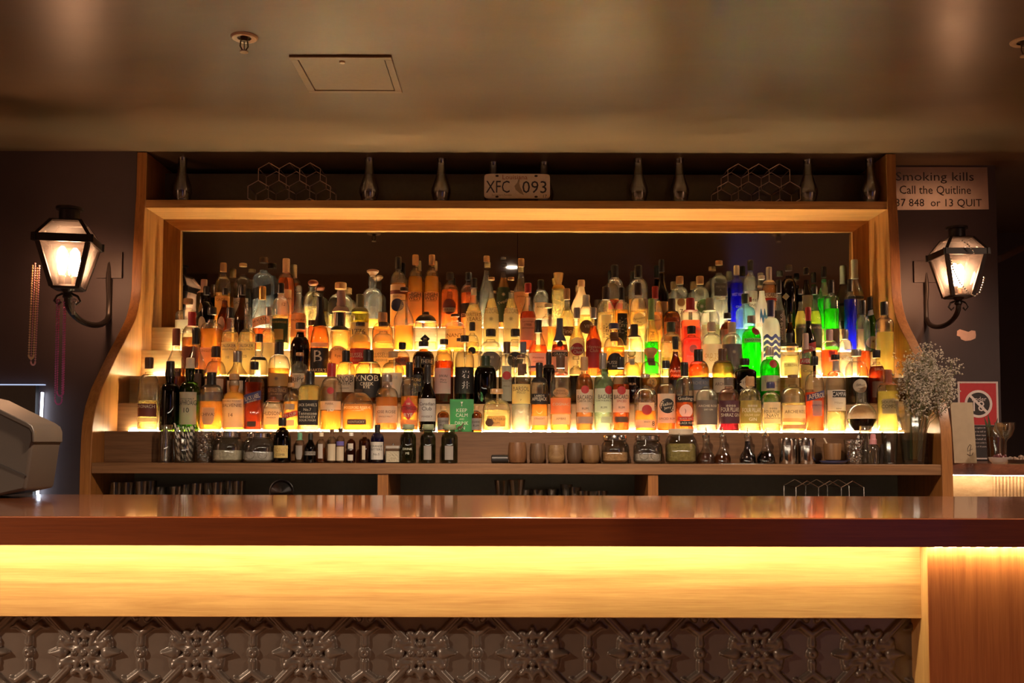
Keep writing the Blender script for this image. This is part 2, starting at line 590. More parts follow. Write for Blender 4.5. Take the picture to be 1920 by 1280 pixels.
def make_bottle(name, X, Y, zb, rad, H, style, gk, liq, capk, zcap, labels, texts, label, group, sc, cat='bottle'):
    root = thing(name, label, cat, (X, Y, zb + .0006), 0, group)
    sh = Shape(style, rad, H)
    hs = sorted(set([p[0] for p in sh.p]))
    top = H if not capk else H * .985
    zs = [h * H for h in hs if h * H <= top]
    stop = STOPPERS.get(capk)
    if stop:
        zs = [z for z in zs if z < zcap] + [zcap]
    rs = [sh.ring(z) for z in zs]
    if not capk or stop:
        z, rx, ry, n = rs[-1]
        rs[-1] = (z - .006, rx, ry, n)
        rs += [(z - .0055, rx * 1.16, ry * 1.16, n), (z - .0005, rx * 1.16, ry * 1.16, n), (z, rx * 1.05, ry * 1.05, n)]
    seg = 28 if sh.n > 3 else 24
    MB().rings(rs, seg, close=(True, True)).obj('bottle_glass', glass(gk), root, angle=40)
    # liquor
    if liq:
        lk, zf = liq
        zf = min(max(zf, .016), H * .93)
        z0 = .008
        zs = [z0, z0 + .003] + [h * H for h in hs if z0 + .004 < h * H < zf - .001] + [zf]
        MB().rings([sh.ring(z, .93 if z > z0 else .82) for z in zs], seg).obj('liquid', liquid(lk), root, angle=40)
    # closure
    if capk:
        cm = solid(capk, 'cap') if capk not in ('st', 'cl2') else glass('c')
        rn = sh.r * sh.R(min(zcap, H))[0]
        mb = MB()
        if stop == 'ball':
            r = max(rn * 1.35, (H - zcap) * .5)
            mb.ball((0, 0, zcap + (H - zcap) * .5), r, 16, 10, (H - zcap) * .5 / r)
        elif stop == 'mush':
            h = H - zcap
            mb.lathe([(zcap - .004, rn * .8), (zcap, rn * .9), (zcap + h * .2, rn * 1.1), (zcap + h * .55, rn * 1.7), (zcap + h * .85, rn * 1.75), (H, rn * 1.3)], 20)
        elif stop == 'crown':
            h = H - zcap
            mb.lathe([(zcap - .02, rn * 1.0), (zcap - .012, rn * 1.35), (zcap, rn * 1.3), (zcap + h * .1, rn * 1.5), (H - .002, rn * 2.0), (H, rn * 1.9)], 20)
        else:
            zs = [zcap] + [h * H for h in hs if zcap + .002 < h * H < H - .003] + [H - .0025, H - .001, H]
            a = .0012
            ex = 1.06 if (H - zcap) > .03 else 1.13
            rr = []
            for z in zs:
                q = sh.ring(z, ex, a)
                if z > H - .002:
                    k = .96 if z < H - .0005 else .86
                    q = (z, q[1] * k, q[2] * k, q[3])
                rr.append(q)
            if H - zcap > .02:   # screw-ring near the mouth
                for zz in (H - .012, H - .010):
                    q = sh.ring(zz, ex, a + .0008); rr.append(q)
                rr.sort(key=lambda q: q[0])
            mb.rings(rr, 20)
        mb.obj('cap', cm, root)
    lab_objs = []
    kk = 0
    for (kind, col, z0, z1, wf, xo) in labels:
        rr = sh.r
        hw = rr * wf if kind not in ('c',) else (z1 - z0) / 2
        uv, f = label_patch(sh, kind, z0, z1, hw, xo * rr)
        kk += 1
        v, f = sheet(sh, uv, f, .0006 + .0004 * kk)
        nm = 'label' if (z1 - z0) > .03 else ('stripe' if kind == 'z' else 'label_band')
        o = MB().add(v, f).obj(nm, solid(col), root, angle=80)
        lab_objs.append((z0, z1, o))
    for (txt, zc, h, col, rot, xo) in texts:
        if txt:
            v, f = letters(txt)
            if not len(v):
                continue
            v = v * h
        else:
            v = np.array(STAR) * h; f = [tuple(range(16))]
        if rot and abs(rot) > 45:
            zlim = 9
            hit = [b - a for a, b, o in lab_objs if a <= zc <= b]
            lim = (max(hit) if hit else .10) * .9
        else:
            lim = 1.72 * rad
        wd = v[:, 0].max() - v[:, 0].min()
        if wd > lim:
            v = v * np.array([lim / wd, 1])
        if rot:
            a = R(rot); v = v @ np.array([[math.cos(a), math.sin(a)], [-math.sin(a), math.cos(a)]])
        par = root
        for a, b, o in lab_objs:
            if a - .002 <= zc <= b + .002:
                par = o
        pts = [sh.front(p[0] + xo, p[1] + zc, .0012 + .0004 * kk) for p in v]
        MB().add(pts, f).obj('lettering', plain('ink_' + col, SOL[col], .5, bscale=300, vary=.03), par, smooth=False)
    return root


STEP_Y = [3.883, 4.007, 4.124, 4.249, 4.366, 4.49]          # fronts of the five steps, then the mirror frame
STEP_PY = [809.5, 757, 706, 658, 615]
STEP_Z = [at(960, py, y).z for py, y in zip(STEP_PY, STEP_Y)]
ROW_Y = [3.942, 4.062, 4.182, 4.304, 4.424]
STEPS = ['lowest', 'second', 'middle', 'fourth', 'top']


def parse_bottle(line):
    row, cx, w, top, style, gk, liq, cap, labs, txts, desc = [a.strip() for a in line.split('|')]
    return int(row) - 1, float(cx), float(w), float(top), style, gk, liq, cap, labs, txts, desc


def build_rows(table):
    rows = {}
    for ln in table.strip().split('\n'):
        b = parse_bottle(ln)
        rows.setdefault(b[0], []).append(b)
    for r, bs in sorted(rows.items()):
        Y, zb = ROW_Y[r], STEP_Z[r]
        sc = S(Y)
        bs.sort(key=lambda b: b[1])
        X = [at(b[1], STEP_PY[r], Y).x for b in bs]
        Wd = [b[2] * sc * .98 for b in bs]
        for it in range(60):            # neighbours that would touch are eased apart
            for i in range(len(bs) - 1):
                gap = X[i + 1] - X[i] - (Wd[i] + Wd[i + 1]) / 2 - .0012
                if gap < 0:
                    k = Wd[i] / (Wd[i] + Wd[i + 1])
                    if it < 25:
                        X[i] += gap * .2; X[i + 1] -= gap * .2
                    Wd[i] += gap * k * .5; Wd[i + 1] += gap * (1 - k) * .5
        for b, x, wd in zip(bs, X, Wd):
            _, cx, w, top, style, gk, liq, cap, labs, txts, desc = b
            zof = lambda py: at(cx, py, Y - .03).z - zb
            H = at(cx, top, Y).z - zb
            lq = None
            if liq != '-':
                a, p = liq.split(); lq = (a, zof(float(p)))
            ck, zc = None, 0
            if cap != '-':
                a, p = cap.split(); ck, zc = a, at(cx, float(p), Y).z - zb
            L = []
            for s in [q for q in labs.split(';') if q.strip()]:
                kind = 'r'
                if ':' in s:
                    kind, s = s.split(':')
                q = s.split()
                L.append((kind.strip(), q[0], zof(float(q[2])), zof(float(q[1])), float(q[3]) if len(q) > 3 else .97, float(q[4]) if len(q) > 4 else 0))
            T = []
            for s in [q for q in txts.split(';') if q.strip()]:
                t, q = s.rsplit('@', 1)
                q = q.split(',')
                T.append((t, zof(float(q[0])), float(q[1]) * sc, q[2], float(q[3]) if len(q) > 3 else 0, float(q[4]) * sc if len(q) > 4 else 0))
            make_bottle('liquor_bottle', x, Y, zb, wd / 2, H, style, gk, lq, ck, zc, L, T,
                        desc + ', ' + STEPS[r] + ' step', 'liquor bottles on the lit steps', sc)


BOTTLES = '''
1|277|38|670|std|c|pa 751|n 691|nr 757 781;cr 783 791|DRONACH@762,6,cr|slim clear bottle with brown-red label and dark cap, leftmost
1|318|38|677|bulb|g|dk 700|k 706||| black-green bottle without a label, swollen neck
1|354|39|671|bulb|g|gl 740|cr 691|cr 735 796 .86|LAPHROAIG@755,9,k;10@769,9,k;SINGLE MALT@748,3,k|green bottle with large cream label numbered ten
1|395|44|698|dome|c|or 752|k 726|s:gy 764 796 .55|CHIVAS@777,6,k|amber bottle with silvery crest label and black neck
1|438|43|701|bulb|c|am 722|t 712|cr 748 801 .95|BALVENIE@760,6,n;14@778,7,n;DOUBLE WOOD@752,3,n|clear amber bottle with wide cream label numbered fourteen
1|477|37|678|sq|c|dr 716|k 693|x:b 733 757 1;n 790 800 .5|BLACK LABEL@745,8,cr,17;BLENDED@752,3,cr,17|square dark-red bottle with slanted navy label
1|509|40|744|flask|c|am 772|rn 753|cr 766 796 .8|HUDSON@775,7,n;WHISKEY@783,3,n|squat pale amber bottle with brown wax stopper
1|546|31|718|dome|c|am 752|t 726|gy 757 768 .6;x:rr 771 785 .95;cr 787 798 .6|TIN CUP@778,6,cr,14|small amber bottle with slanted red ribbon label
1|579|43|696|sq|c|pa 722|k 723|k 750 797 .97|JACK DANIEL'S@760,7,cr;No.7@768,5,cr;Tennessee@775,6,cr;WHISKEY@782,5,cr;SOUR MASH@788,4,cr|square bottle with big black whiskey label
1|620|41|681|dome|c|or 770|rr 706|cr 752 768 .96;c:rr 726 739 .3 .1|46@765,13,cr;MARK@757,4,n|round-shouldered bottle dipped in red wax
1|671|60|730|flask|c|or 758|-|n 786 796 .6|WOODFORD RESERVE@764,5,cr;KENTUCKY@791,4,cr|wide arched amber flask with small dark label strip
1|725|43|702|std|c|da 744|gy 716|cr 761 793 .97|JOSE ROSE@773,7,n;SINGLE MALT@781,3,n|dark whisky bottle with grey cap and plain white label
1|767|34|679|std|c|or 742|k 708|d:rr 744 789 1.0;t 787 800 .9|RITTENHOUSE@765,7,k;RYE@778,7,cr;100@757,4,cr|amber bottle with orange diamond label and long black cap
1|801|33|684|slim|k|dk 720|k 717|w 747 790 .97|Canadian@757,6,k;Club@766,7,k;WHISKY@781,4,n|dark bottle with tall white label and pale neck ring
1|831|23|761|std|b|dk 785|t 768|gy 783 806 .9|COFFEE@790,4,k;RUM@797,4,k|miniature brown bottle with cork, left of green card
1|893|23|761|std|b|dk 785|t 768|gy 784 806 .9|DARK@791,4,k;RUM@798,4,k|miniature brown bottle with cork, right of green card
1|931|54|729|jug|c|pa 768|t 738|am2 780 800 .62;c:n 785 800 .28 -.5|PLANTERIA@786,5,n;RUM@793,4,n;BLACKWELL@798,2,cr|wide round-shouldered flask of golden rum with cork
1|977|36|666|dome|c|cl 722|n 672|n 681 704 .36;y 720 757 .97|BARSOL@729,8,n;PISCO@736,4,n;r@750,3,n|tall clear bottle with yellow label and brown neck strip
1|1011|33|680|dome|c|or 758|k 717|k 738 758 .97;cr 780 797 .92|APPLEJACK@749,8,cr;LAIRD'S@742,4,cr;STRAIGHT@785,3,n|bottle with black band label above a cream label
1|1051|40|666|dome|c|am 744|n 690|o:t 727 745 .75;or 746 776 .98;cr 777 796 .85;c:t 690 702 .26|PIERRE@733,4,n;FERRAND@738,4,n;COGNAC@758,5,cr;AMBRE@785,4,n|tall cognac bottle with oval badge and orange label
1|1096|33|669|std|c|da 700|t 695|cr 730 773 .98;gy 781 794 .95;c:rr 723 738 .45|BACARDI@745,8,k;CARTA ORO@752,4,k;RUM@766,4,k|amber rum bottle with cream label and tan cap
1|1131|34|662|std|gc|cl 705|gy 692|pc 728 773 .98;gy 781 793 .62 .3;c:rr 723 739 .42 .6|BACARDI@744,8,k,0,4;CARTA BLANCA@751,3,k;RUM@764,4,k|greenish clear rum bottle with pale label and silver cap
1|1164|33|669|std|c|rd 720|k 690|cr 730 773 .98;c:rr 724 740 .45;n 781 792 .8|BACARDI@744,8,k;SPICED@752,4,rr;RUM@764,4,k|red-brown rum bottle with cream label and black cap
1|1211|43|702|std|c|or 769|gy 708|cr 755 770 .7;c:rr 759 778 .45;cr 787 802 .86 -.1|BACARDI@751,6,n;8@794,9,k,0,12;ANOS@791,3,k|round-shouldered amber bottle with red seal and number eight
1|1249|36|676|bulb|c|rd 760|k 691|cr 738 793 .96;c:k 747 775 .72|Sailor@757,6,cr,10;Jerry@765,6,cr,10;SPICED RUM@785,4,n|bulb-necked bottle with round black badge on cream label
1|1284|35|679|dome|c|rd 745|k 705|k 742 754 1;c:w 758 783 .7;rr 781 788 .85;k 789 799 .7|Goslings@748,8,cr;BLACK SEAL@785,3,cr;BLACK RUM@793,4,cr;)@771,10,k,0,-2|bottle with black seal picture and black top band
1|1325|41|707|dome|c|cl 760|k 711|gn 750 796 1|ARCHIE ROSE@761,4,cr;DRY GIN@768,3,cr|domed clear gin bottle with grey-brown label
1|1367|40|707|dome|p|pu 752|gn 722|pl 751 794 .97|FOUR PILLARS@768,8,cr;SHIRAZ GIN@778,6,cr;****@761,5,cr|domed gin bottle with plum-purple label
1|1407|41|706|dome|c|pa 760|t 724|ol 751 794 .97|FOUR PILLARS@769,8,w;OLIVE LEAF@778,4,cr;GIN@786,6,w;****@761,5,w|domed gin bottle with olive-green label
1|1446|36|716|dome|c|pa 765|b 728|cr 754 794 .9|FOUR PILLARS@772,6,k;NAVY@779,6,k;STRENGTH GIN@784,3,k;****@766,4,k|domed gin bottle with cream label and navy cap
1|1488|46|703|dome|c|pa 755|n 708|cr 760 784 .98;tn 784 791 .98;tn 796 804 .98|ARCHIE ROSE@772,6,n|wide domed bottle with cream label and two peach bands
1|1528|36|668|std|c|sc 735|k 685|x:b 733 750 1;gy 751 780 .5|APEROL@742,9,cr,9;APERITIVO@760,3,b|orange-red aperitif bottle with slanted navy label
1|1568|36|665|dome|c|pa 771|k 675|w 731 770 .98;k 733 745 .8 .2;gy 676 695 .4|CAMPARI@739,8,w,0,4;Milano@755,4,gy;bitter@766,3,k|clear bottle with white label under a dark lettered band
1|1616|58|733|round|c|dk 785|-|||round glass decanter half full of dark liquor
1|1666|40|693|dome|c|yl 733|rn 722|gy 748 776 .8|SOUTHERN@754,5,k;COMFORT@762,7,k|yellow liqueur bottle with grey badge beside the flower vase
2|328|36|616|slim|c|da 690|rn 648|n 691 706 .8|ORANGE@695,4,t|slender clear bottle with rust-red capsule, leftmost
2|366|38|615|slim|c|dk 692|k 645|n 700 740 .8||slender clear bottle with black capsule and thin white ring
2|404|42|649|jug|c|or 708|nk 670|cr 710 735 .9||round-shouldered clear bottle with dark ribbed cap
2|443|45|658|slim|c|dk 706|gy 679|cr 714 740 .7||sloping clear bottle with grey neck wrapper
2|484|34|626|bulb|c|dk 708|k 642|k 669 675 .9||bulb-necked bottle with black band around its shoulder
2|522|41|641|dome|c|am 690|k 665|am2 700 724 .97;n 726 750 .97|BUFFALO TRACE@732,7,t;@710,9,n;BOURBON@739,3,t|amber bottle with buffalo picture above dark lettering
2|561|34|661|dome|c|cl 730|t 667|cr 700 728 .7|RIPY@712,8,k;OLD@705,4,k|clear domed bottle with cork and shield label
2|648|36|657|dome|c|am 712|k 680|cr 702 735 .97|KNOB@711,11,k;CREEK@719,6,k;WHISKEY@728,3,n|bourbon bottle with tan label in black block capitals
2|690|50|656|dome|c|da 700|k 680|k 701 745 .97|KNOB@709,11,cr;CREEK@720,6,cr;RYE@726,5,cr|broad rye bottle with black label in cream capitals
2|736|43|659|dome|c|cl 720|t 671|cr 699 745 .9|HOUSE@708,5,gy;@720,8,gy|broad clear bottle with etched cream label and cork
2|783|28|668|std|k|dk 720|k 690|c:k 702 735 .9|Old@712,6,am2;No.1@721,5,am2|dark bottle with gold script on a round black label
2|832|37|636|dome|c|rd 676|nk 646|pk 690 738 .85 -.1|IWAI@705,5,k;Mars@712,4,k;Whisky@717,4,k|red-filled bottle with pale pink label and brush lettering
2|871|37|629|dome|c|dk 688|k 641|k 690 738 .97|岩@702,14,w,0,3;井@722,14,w,0,3|clear bottle with black label and white brush characters
2|910|43|667|dome|k|dk 695|gk 690|||black-green whiskey bottle with white script on glass
2|950|31|641|tall|c|cl 690|n 663|gc2 686 752 .6;c:rr 696 712 .4|ANCESTRAL@714,3,n;PISCO@724,3,n|narrow clear bottle with tall green-grey label and red figure
2|981|29|641|dome|c|cl 715|sl 662|n 682 702 .4||clear bottle with slate-blue cap behind the yellow-labelled bottle
2|1029|24|661|std|k|dk 690|k 690|||plain black bottle behind the black-banded bottle
2|1080|28|668|std|c|dk 704|cl2 674|||dark bottle with pale glass neck behind the amber rum
2|1134|42|688|round|gk|dk 700|-|||dark olive ball-shaped bottle behind the silver-capped rum
2|1185|33|655|std|c|dk 706|st 669|gy 672 684 .3|RUM@720,4,t|bottle with glass bulb stopper and grey banded neck
2|1220|40|653|std|c|pa 700|sa 670|c:o 708 727 .5;n 671 686 .35|12@717,8,n|bottle with amber glass stopper and round gold seal
2|1267|28|631|slim|c|dr 658|k 655|k 712 740 .9|Averna@695,6,cr;AMARO@704,4,cr|red-brown amaro bottle with white script and long black cap
2|1310|40|655|dome|c|am 682|k 678|sl 707 731 .98;cr 732 752 .98|ARCHIE ROSE@718,6,gy|amber-domed bottle with dark slate label and thin black neck
2|1356|41|654|dome|c|yl 680|n 680|cr 709 736 .98|ARCHIE ROSE@720,6,n|yellow-domed bottle with cream label and thin brown neck
2|1397|40|672|sq|k|dk 700|k 685|d:cr 704 734 .9|1918@718,6,n|black square-shouldered bottle with cream diamond label
2|1444|38|651|dome|gn2|gr 672|s 667|c:rr 675 690 .35 .15;cr 704 733 .97|Tanqueray@716,6,gy;LONDON@724,3,gy|bright green gin bottle with red seal and cream label
2|1512|26|625|std|c|yl 690|pk2 655|rr 672 682 .97;y 684 730 .9|AVERNA@677,7,w;Cola@695,6,n|narrow yellow-labelled bottle under a red name band
2|1607|42|655|dome|c|dk 707|gy 668|c:cr 711 737 .62|Giffard@722,4,n;LIQUEUR@729,2,n|dark-filled bottle with round cream badge
2|1645|32|656|jug|c|dr 686|k 671|n 715 745 .8|BRUNO@692,5,t,0,4|squat dark red bottle with wide flat black cap
3|358|36|585|dome|c|da 632|rr 612|nr 650 690 .9||brown-amber bottle with red neck capsule and tan cap
3|396|38|576|sq|c|or 616|k 590|pk 652 700 .9|SINGLETON@658,5,n|square-shouldered pink-amber bottle with dark cap
3|431|34|577|bulb|c|pa 622|k 597|cr 641 702 .95|TALISKER@648,6,b;SINGLE MALT@655,3,b;10@670,5,b|bulb-necked bottle with cream label and black cap
3|462|34|577|bulb|c|pa 622|cl2 592|cr 641 702 .95|TALISKER@648,6,b;SINGLE MALT@655,3,b;25@668,5,b|bulb-necked bottle with cream label and clear stopper
3|502|27|576|bulb|c|pa 622|gy 592|cr 642 703 .95||bulb-necked bottle with blank pale label and grey cap
3|562|38|605|jug|b|dk 622|nk 618|||dark brown bottle with knobbly pineapple-like surface
3|599|36|557|cone|c|or 612|k 612|cr 642 651 .9;k 652 699 .97|B@668,22,cr;BAKER'S@694,6,cr|tapering bottle with giant single letter on black label
3|636|38|586|dome|c|am 660|k 620|c:tn 648 684 .8|MICHTER'S@655,5,n;Rye@668,7,n|bottle with large round tan label and black cap
3|675|40|604|dome|c|am 640|nk 612|rr 653 683 .98|RUSSELL'S@666,9,cr;RESERVE@676,4,t|bourbon bottle with dark red label and brown cap
3|718|43|604|dome|c|pa 640|nk 612|tn 653 690 .98|RUSSELL'S@666,9,n;RESERVE@676,4,n|bourbon bottle with tan label and brown cap
3|754|29|642|jug|c|or 668|k 655|rn 670 685 .9|SON@675,5,k|small orange bottle with round black stopper
3|794|42|640|jug|b|dk 660|k 650|k 672 684 .97|WNTHERE@678,7,cr|dark brown domed jug with pale lettered band
3|833|29|636|dome|c|am 655|k 646|||small pale bottle with brown-black cap behind the red-filled bottle
3|863|26|634|dome|c|pa 655|nk 640|cr 660 690 .8||small domed clear bottle with dark cap
3|884|30|604|std|c|pa 640|k 620|c:k 650 664 .6;cr 665 690 .9||pale bottle with half-black disc label and black cap
3|919|46|617|jug|c|cl 655|k 631|c:gn 659 700 .75|TRES@670,4,cr;1@678,6,cr|squat round bottle with leather strap and grey arch label
3|966|40|617|jug|c|cl 655|k 631|c:k 660 690 .7|OO@672,5,cr|squat round bottle with leather strap and black arch label
3|1009|38|600|cone|c|rd 646|k 624|w 662 696 .95;b 686 690 .95|Hennessy@671,5,n;COGNAC@678,3,n|sloping deep red cognac bottle with white label
3|1050|34|597|cone|c|dr 645|sl 640|cr 656 698 .95;k 660 668 .9;c:k 639 650 .35|GRAND@664,5,cr|sloping red-brown bottle with slate ribbon and black seal
3|1082|33|577|slim|c|pa 610|gy 597|c:cr 632 665 .97;cr 650 702 .97;c:rr 643 667 .62|Havana@652,6,cr;Club@660,6,cr;3@680,7,n|pale rum bottle with red disc on cream label
3|1112|32|577|slim|c|rd 610|gy 597|c:rr 634 672 .97;rr 654 690 .97|Havana@650,6,tn;Club@657,6,tn|dark rum bottle with brown-red label
3|1153|44|606|jug|c|or 650|b 617|c:k 662 690 .9;k 676 694 .9;n 622 640 .4|PUSSER'S@680,6,cr;RUM@687,4,cr|round-shouldered orange bottle with black arched label
3|1188|36|608|dome|c|am 680|nk 633|||clear domed bottle with dark red cap and little amber left
3|1222|28|560|slim|gn3|gr 640|gl2 600||MELON@640,8,k,-90|slim clear bottle holding neon green liqueur
3|1259|42|604|dome|c|pa 640|gk 622|y 670 694 .9||broad pale bottle with dark green cap
3|1297|36|611|sq|c|pk3 632|k 626|c:pk 646 662 .4|PINK GIN@668,4,w|square bottle of pink gin with pale tree emblem
3|1335|38|604|dome|c|cl 660|cr 622|cr 645 700 .97|OLD TOM@667,8,am2;GIN@674,7,am2|domed bottle with large cream label in gold capitals
3|1373|37|604|dome|c|cl 660|cr 624|pl2 645 700 .97|@660,8,cr;GIN@690,5,cr|domed bottle with dark flowered label and white stopper
3|1410|37|592|dome|gn2|gr 622|gy 606|c:rr 612 628 .35 .3;gc 634 642 .9|TANQUERAY@638,5,k|tall fluted bright green bottle with red seal
3|1447|34|563|std|w|-|b 594|z:bw 629 636 1;z:bw 640 647 1;z:bw 651 658 1;z:bw 662 669 1||white frosted bottle with blue wavy stripes
3|1481|34|625|dome|c|pa 665|k 650|gc 680 704 .8|ZUBROWKA@685,5,n|clear vodka bottle with arched label and black cap
3|1517|27|576|slim|gk|dk 600|rr 602|x:rr 640 662 .9|MEISTER@652,5,w,-20|dark green bottle with red cap and slanted red label
3|1556|32|618|std|c|sc 655|pk 640|rr 658 668 .4;w 670 678 .4||orange-red bottle with pink-ringed neck
3|1586|26|618|dome|c|cl 670|gy 636|w 636 655 .5|Giffard@672,8,w,-8|clear bottle with white lettering sparkling on its glass
3|1620|25|563|tall|c|rd 657|k 590|||tall clear bottle with red liqueur only at the bottom
3|1660|33|566|tall|c|yl 622|k 591|||tall clear bottle with black cap, rightmost
4|352|42|560|sq|c|cl 605|t 570|pw 600 625 .95|20@620,6,n|square clear bottle with pale label and wooden stopper
4|384|30|537|std|k|dk 560|k 553|o:cr 593 622 .55 -.3;c:t 566 585 .5 -.9||round dark bottle with oval cream label and medallion
4|420|28|540|slim|b|da 575|k 553|o:cr 593 622 .5 -.2||olive-brown bottle with black cap and narrow oval label
4|453|30|534|slim|b|dk 600|k 553|||olive-brown bottle with orange-topped black cap
4|490|35|537|slim|c|rd 615|o 562|x:tn 590 614 1|WALKER@600,6,k,17;GOLD@606,4,k,17|clear bottle with slanted tan label and gold capsule
4|525|33|531|dome|c|pa 590|k 550|gk 597 642 .97;y 617 637 .55|MORANGIE@604,4,o|bottle with dark green label around a yellow square
4|559|30|535|slim|c|tnl 586|st 548|tn 588 632 .97|DALMORE@600,4,n|clear decanter with glass stopper and peach label
4|592|30|548|jug|c|rd 611|cl2 556|n 600 610 .9|1792@605,6,t|broad decanter of red-brown bourbon behind the tapering bottle
4|640|38|545|jug|c|am 618|mv 585|mv 585 616 .6||bottle with mauve neck wrapper behind the round tan label
4|673|36|552|std|ol|ol2 600|ok 586|cr 604 645 .97|1776@622,10,k|olive-green bottle with cream label bearing four thin numerals
4|717|40|586|jug|c|am 612|tn 604|tn 618 640 .8||clear bottle with tan neck wrapper and amber whiskey
4|757|38|539|slim|c|or 610|nk 546|||slender clear bottle with coral-orange whiskey in lower half
4|798|46|585|flask|c|pa 640|k 603|d:k 627 644 .42|M@636,5,cr|broad clear flask with small black diamond emblem
4|853|36|589|sq|c|am 612|nk 594|cr 617 652 .95|NANT@629,7,n|square-shouldered bottle with cream label and glass neck
4|888|32|522|slim|c|pa 570|k 540|cr 541 552 .45;cr 583 650 .97|WRITERS'@590,7,n;TEARS@598,7,n|tall bottle with cream label and lettered black cap
4|921|30|520|slim|c|pa 558|t 525|pw 577 650 .97|MEZCAL@583,9,gy;@598,10,gy;OAXACA@617,4,gy|slim mezcal bottle with pale etched label, left one of a pair
4|958|30|520|slim|c|pa 558|t 525|pw 577 650 .97|MEZCAL@583,9,gy;@598,10,gy;OAXACA@617,4,gy|slim mezcal bottle with pale etched label, right one of a pair
4|990|32|531|slim|c|dr 583|rr 549|cr 596 638 .95|Larressingle@603,4,n;1988@609,5,n;ARMAGNAC@615,3,n|sloping dark red bottle with handwritten cream label and red cap
4|1028|32|569|jug|c|or 612|y2 577|cr 612 650 .4 -.5||short orange decanter with yellowish stopper
4|1063|30|541|slim|c|pa 580|t 562|n 612 630 .9|Fino@621,8,cr|pale bottle with tan capsule and brown banner label
4|1099|33|553|dome|c|pa 590|w 576|c:n 600 626 .7|VII@612,6,cr|pale bottle with white capsule and round brown label
4|1136|33|538|dome|c|pa 585|nk 562|cr 590 652 .6|NEW@622,9,k,-90,3;ORLEANS@622,4,k,-90,-5|pale rum bottle with upright cream label lettered sideways
4|1166|27|539|dome|c|am 580|k 562|k 587 648 .7|NEW@612,10,cr,-90,3;ORLEANS@612,4,cr,-90,-5|amber rum bottle with upright black label lettered sideways
4|1197|33|531|dome|c|pa 582|nk 554|o:cr 587 612 .75|Matusalem@597,4,n,10;Plata@604,3,n|pale bottle with oval cream label and brown cap
4|1229|29|537|dome|c|or 585|rr 560|o:cr 590 620 .75|Clasico@600,4,n,10|amber bottle with oval cream label and red cap
4|1260|33|560|std|b|da 595|nk 585|tn 603 642 .95|Mount Gay@612,5,k,-8;RUM@622,4,k|brown bottle with tan label in dark script
4|1295|36|559|sq|c|co 600|rr 583|co2 612 640 .9|HAYMANS@617,5,pk|square bottle of coral-pink gin with red neck
4|1332|37|559|dome|c|cl 605|gn4 583|gc 608 645 .95|HAYMANS@617,5,gy;LONDON DRY@625,3,gy|clear gin bottle with mint-green label and grey-green neck
4|1364|30|587|jug|b|da 605|nk 598|pk 617 645 .9||brown pot-bellied bottle with pinkish label
4|1399|34|551|sq|a|aq 618|gk 570|||aqua-blue square gin bottle
4|1429|30|517|slim|w|-|gy2 524|z:bt 585 602 .5|BELVEDERE@609,6,o|tall white frosted vodka bottle with blue tree motif
4|1462|23|525|slim|c|gy3 581|k 550|gk2 581 650 .97|absinthe x.o.@612,7,w,90|narrow bottle with dark grey label lettered upright
4|1484|19|589|slim|b|dk 615|k 605|||small amber-brown bottle with tall black capsule
4|1501|25|542|slim|c|yl 582|k 552|gk2 607 652 .97|CHARTREUSE@613,4,cr|yellow herbal liqueur bottle with dark label
4|1529|25|537|slim|c|yg 582|k 552|gk2 607 652 .97|CHARTREUSE@614,4,cr|yellow-green herbal liqueur bottle behind the red cap
4|1560|28|525|tall|c|gr 578|k 550|n 616 650 .95||clear bottle of vivid green liqueur with dark cap
4|1596|24|524|tall|c|bl 560|k 547|||cobalt blue liqueur bottle with black cap
4|1633|26|557|slim|g|gl 590|k 580|x:w 578 592 .9;o:cr 630 654 .9|@640,6,n|green bottle with white slanted neck band and black foil
5|381|28|524|std|k|dk 545|tnk 550|||dark bottle with pinkish-tan capsule, leftmost
5|417|30|493|dome|c|am 548|t 510|tn 555 600 .95|CAOL@562,5,n|amber bottle with tan stopper and blush label
5|454|34|494|dome|c|dk 540|t 500|cr 559 600 .8|CAOL ILA@568,5,k|dark bottle with cream label and tan-topped cap
5|493|37|483|sq|u2|cl 560|nk 493|x:k 533 562 .95||large bluish square bottle with dark slanted label
5|535|33|485|dome|c|rd 520|tn 511|cr 543 590 .8|MACALLAN@560,4,n;12@571,6,n|red-brown bottle with long tan capsule and cream label
5|586|38|524|jug|c|pa 575|br 537|||decanter with polished red-brown ball stopper
5|638|48|530|jug|c|pa 590|t 542|c:k 558 590 .4 -.4|10@572,7,t|big clear jug with cork and dark round window
5|698|36|506|bulb|c|am 598|mt 516|||tall decanter with long ringed neck and mushroom wood stopper
5|746|30|482|dome|c|or 530|k 505|cr 533 610 .97;nr 544 551 .97;c:b 560 584 .45|Penderyn@556,4,n|amber bottle with cream label, red band and blue figure
5|778|29|478|dome|c|or 517|t 497|tn 547 606 .95|HIGH@552,7,k;WEST@559,7,k;WHISKEY@564,3,k|amber bottle in embossed glass with tan label, left of twins
5|809|29|478|dome|c|or 517|t 497|tn 547 606 .95|HIGH@552,7,k;WEST@559,7,k;WHISKEY@564,3,k|amber bottle in embossed glass with tan label, right of twins
5|843|34|511|dome|c|rd 542|k 525|o:nr 560 590 .75;cr 577 585 .7|BULLEIT@581,4,n|red-amber bottle with arched oval label
5|878|30|511|dome|c|rd 548|k 525|k 568 595 .9|STRAIGHT@590,5,cr|red-amber bottle half hidden behind the lettered black cap
5|912|28|480|slim|c|cl 560|t 491|||long-necked clear bottle with cork stopper
5|944|28|482|slim|c|da 520|cl2 488|gk 538 604 .97|@552,8,cr;Tequila@566,7,cr,20|long-necked dark amber bottle with green pictured label
5|977|30|485|slim|c|tnl 547|t 500|tn 547 590 .97|Janneau@556,5,n;S@572,8,cr|sloping cognac bottle with orange label and cork
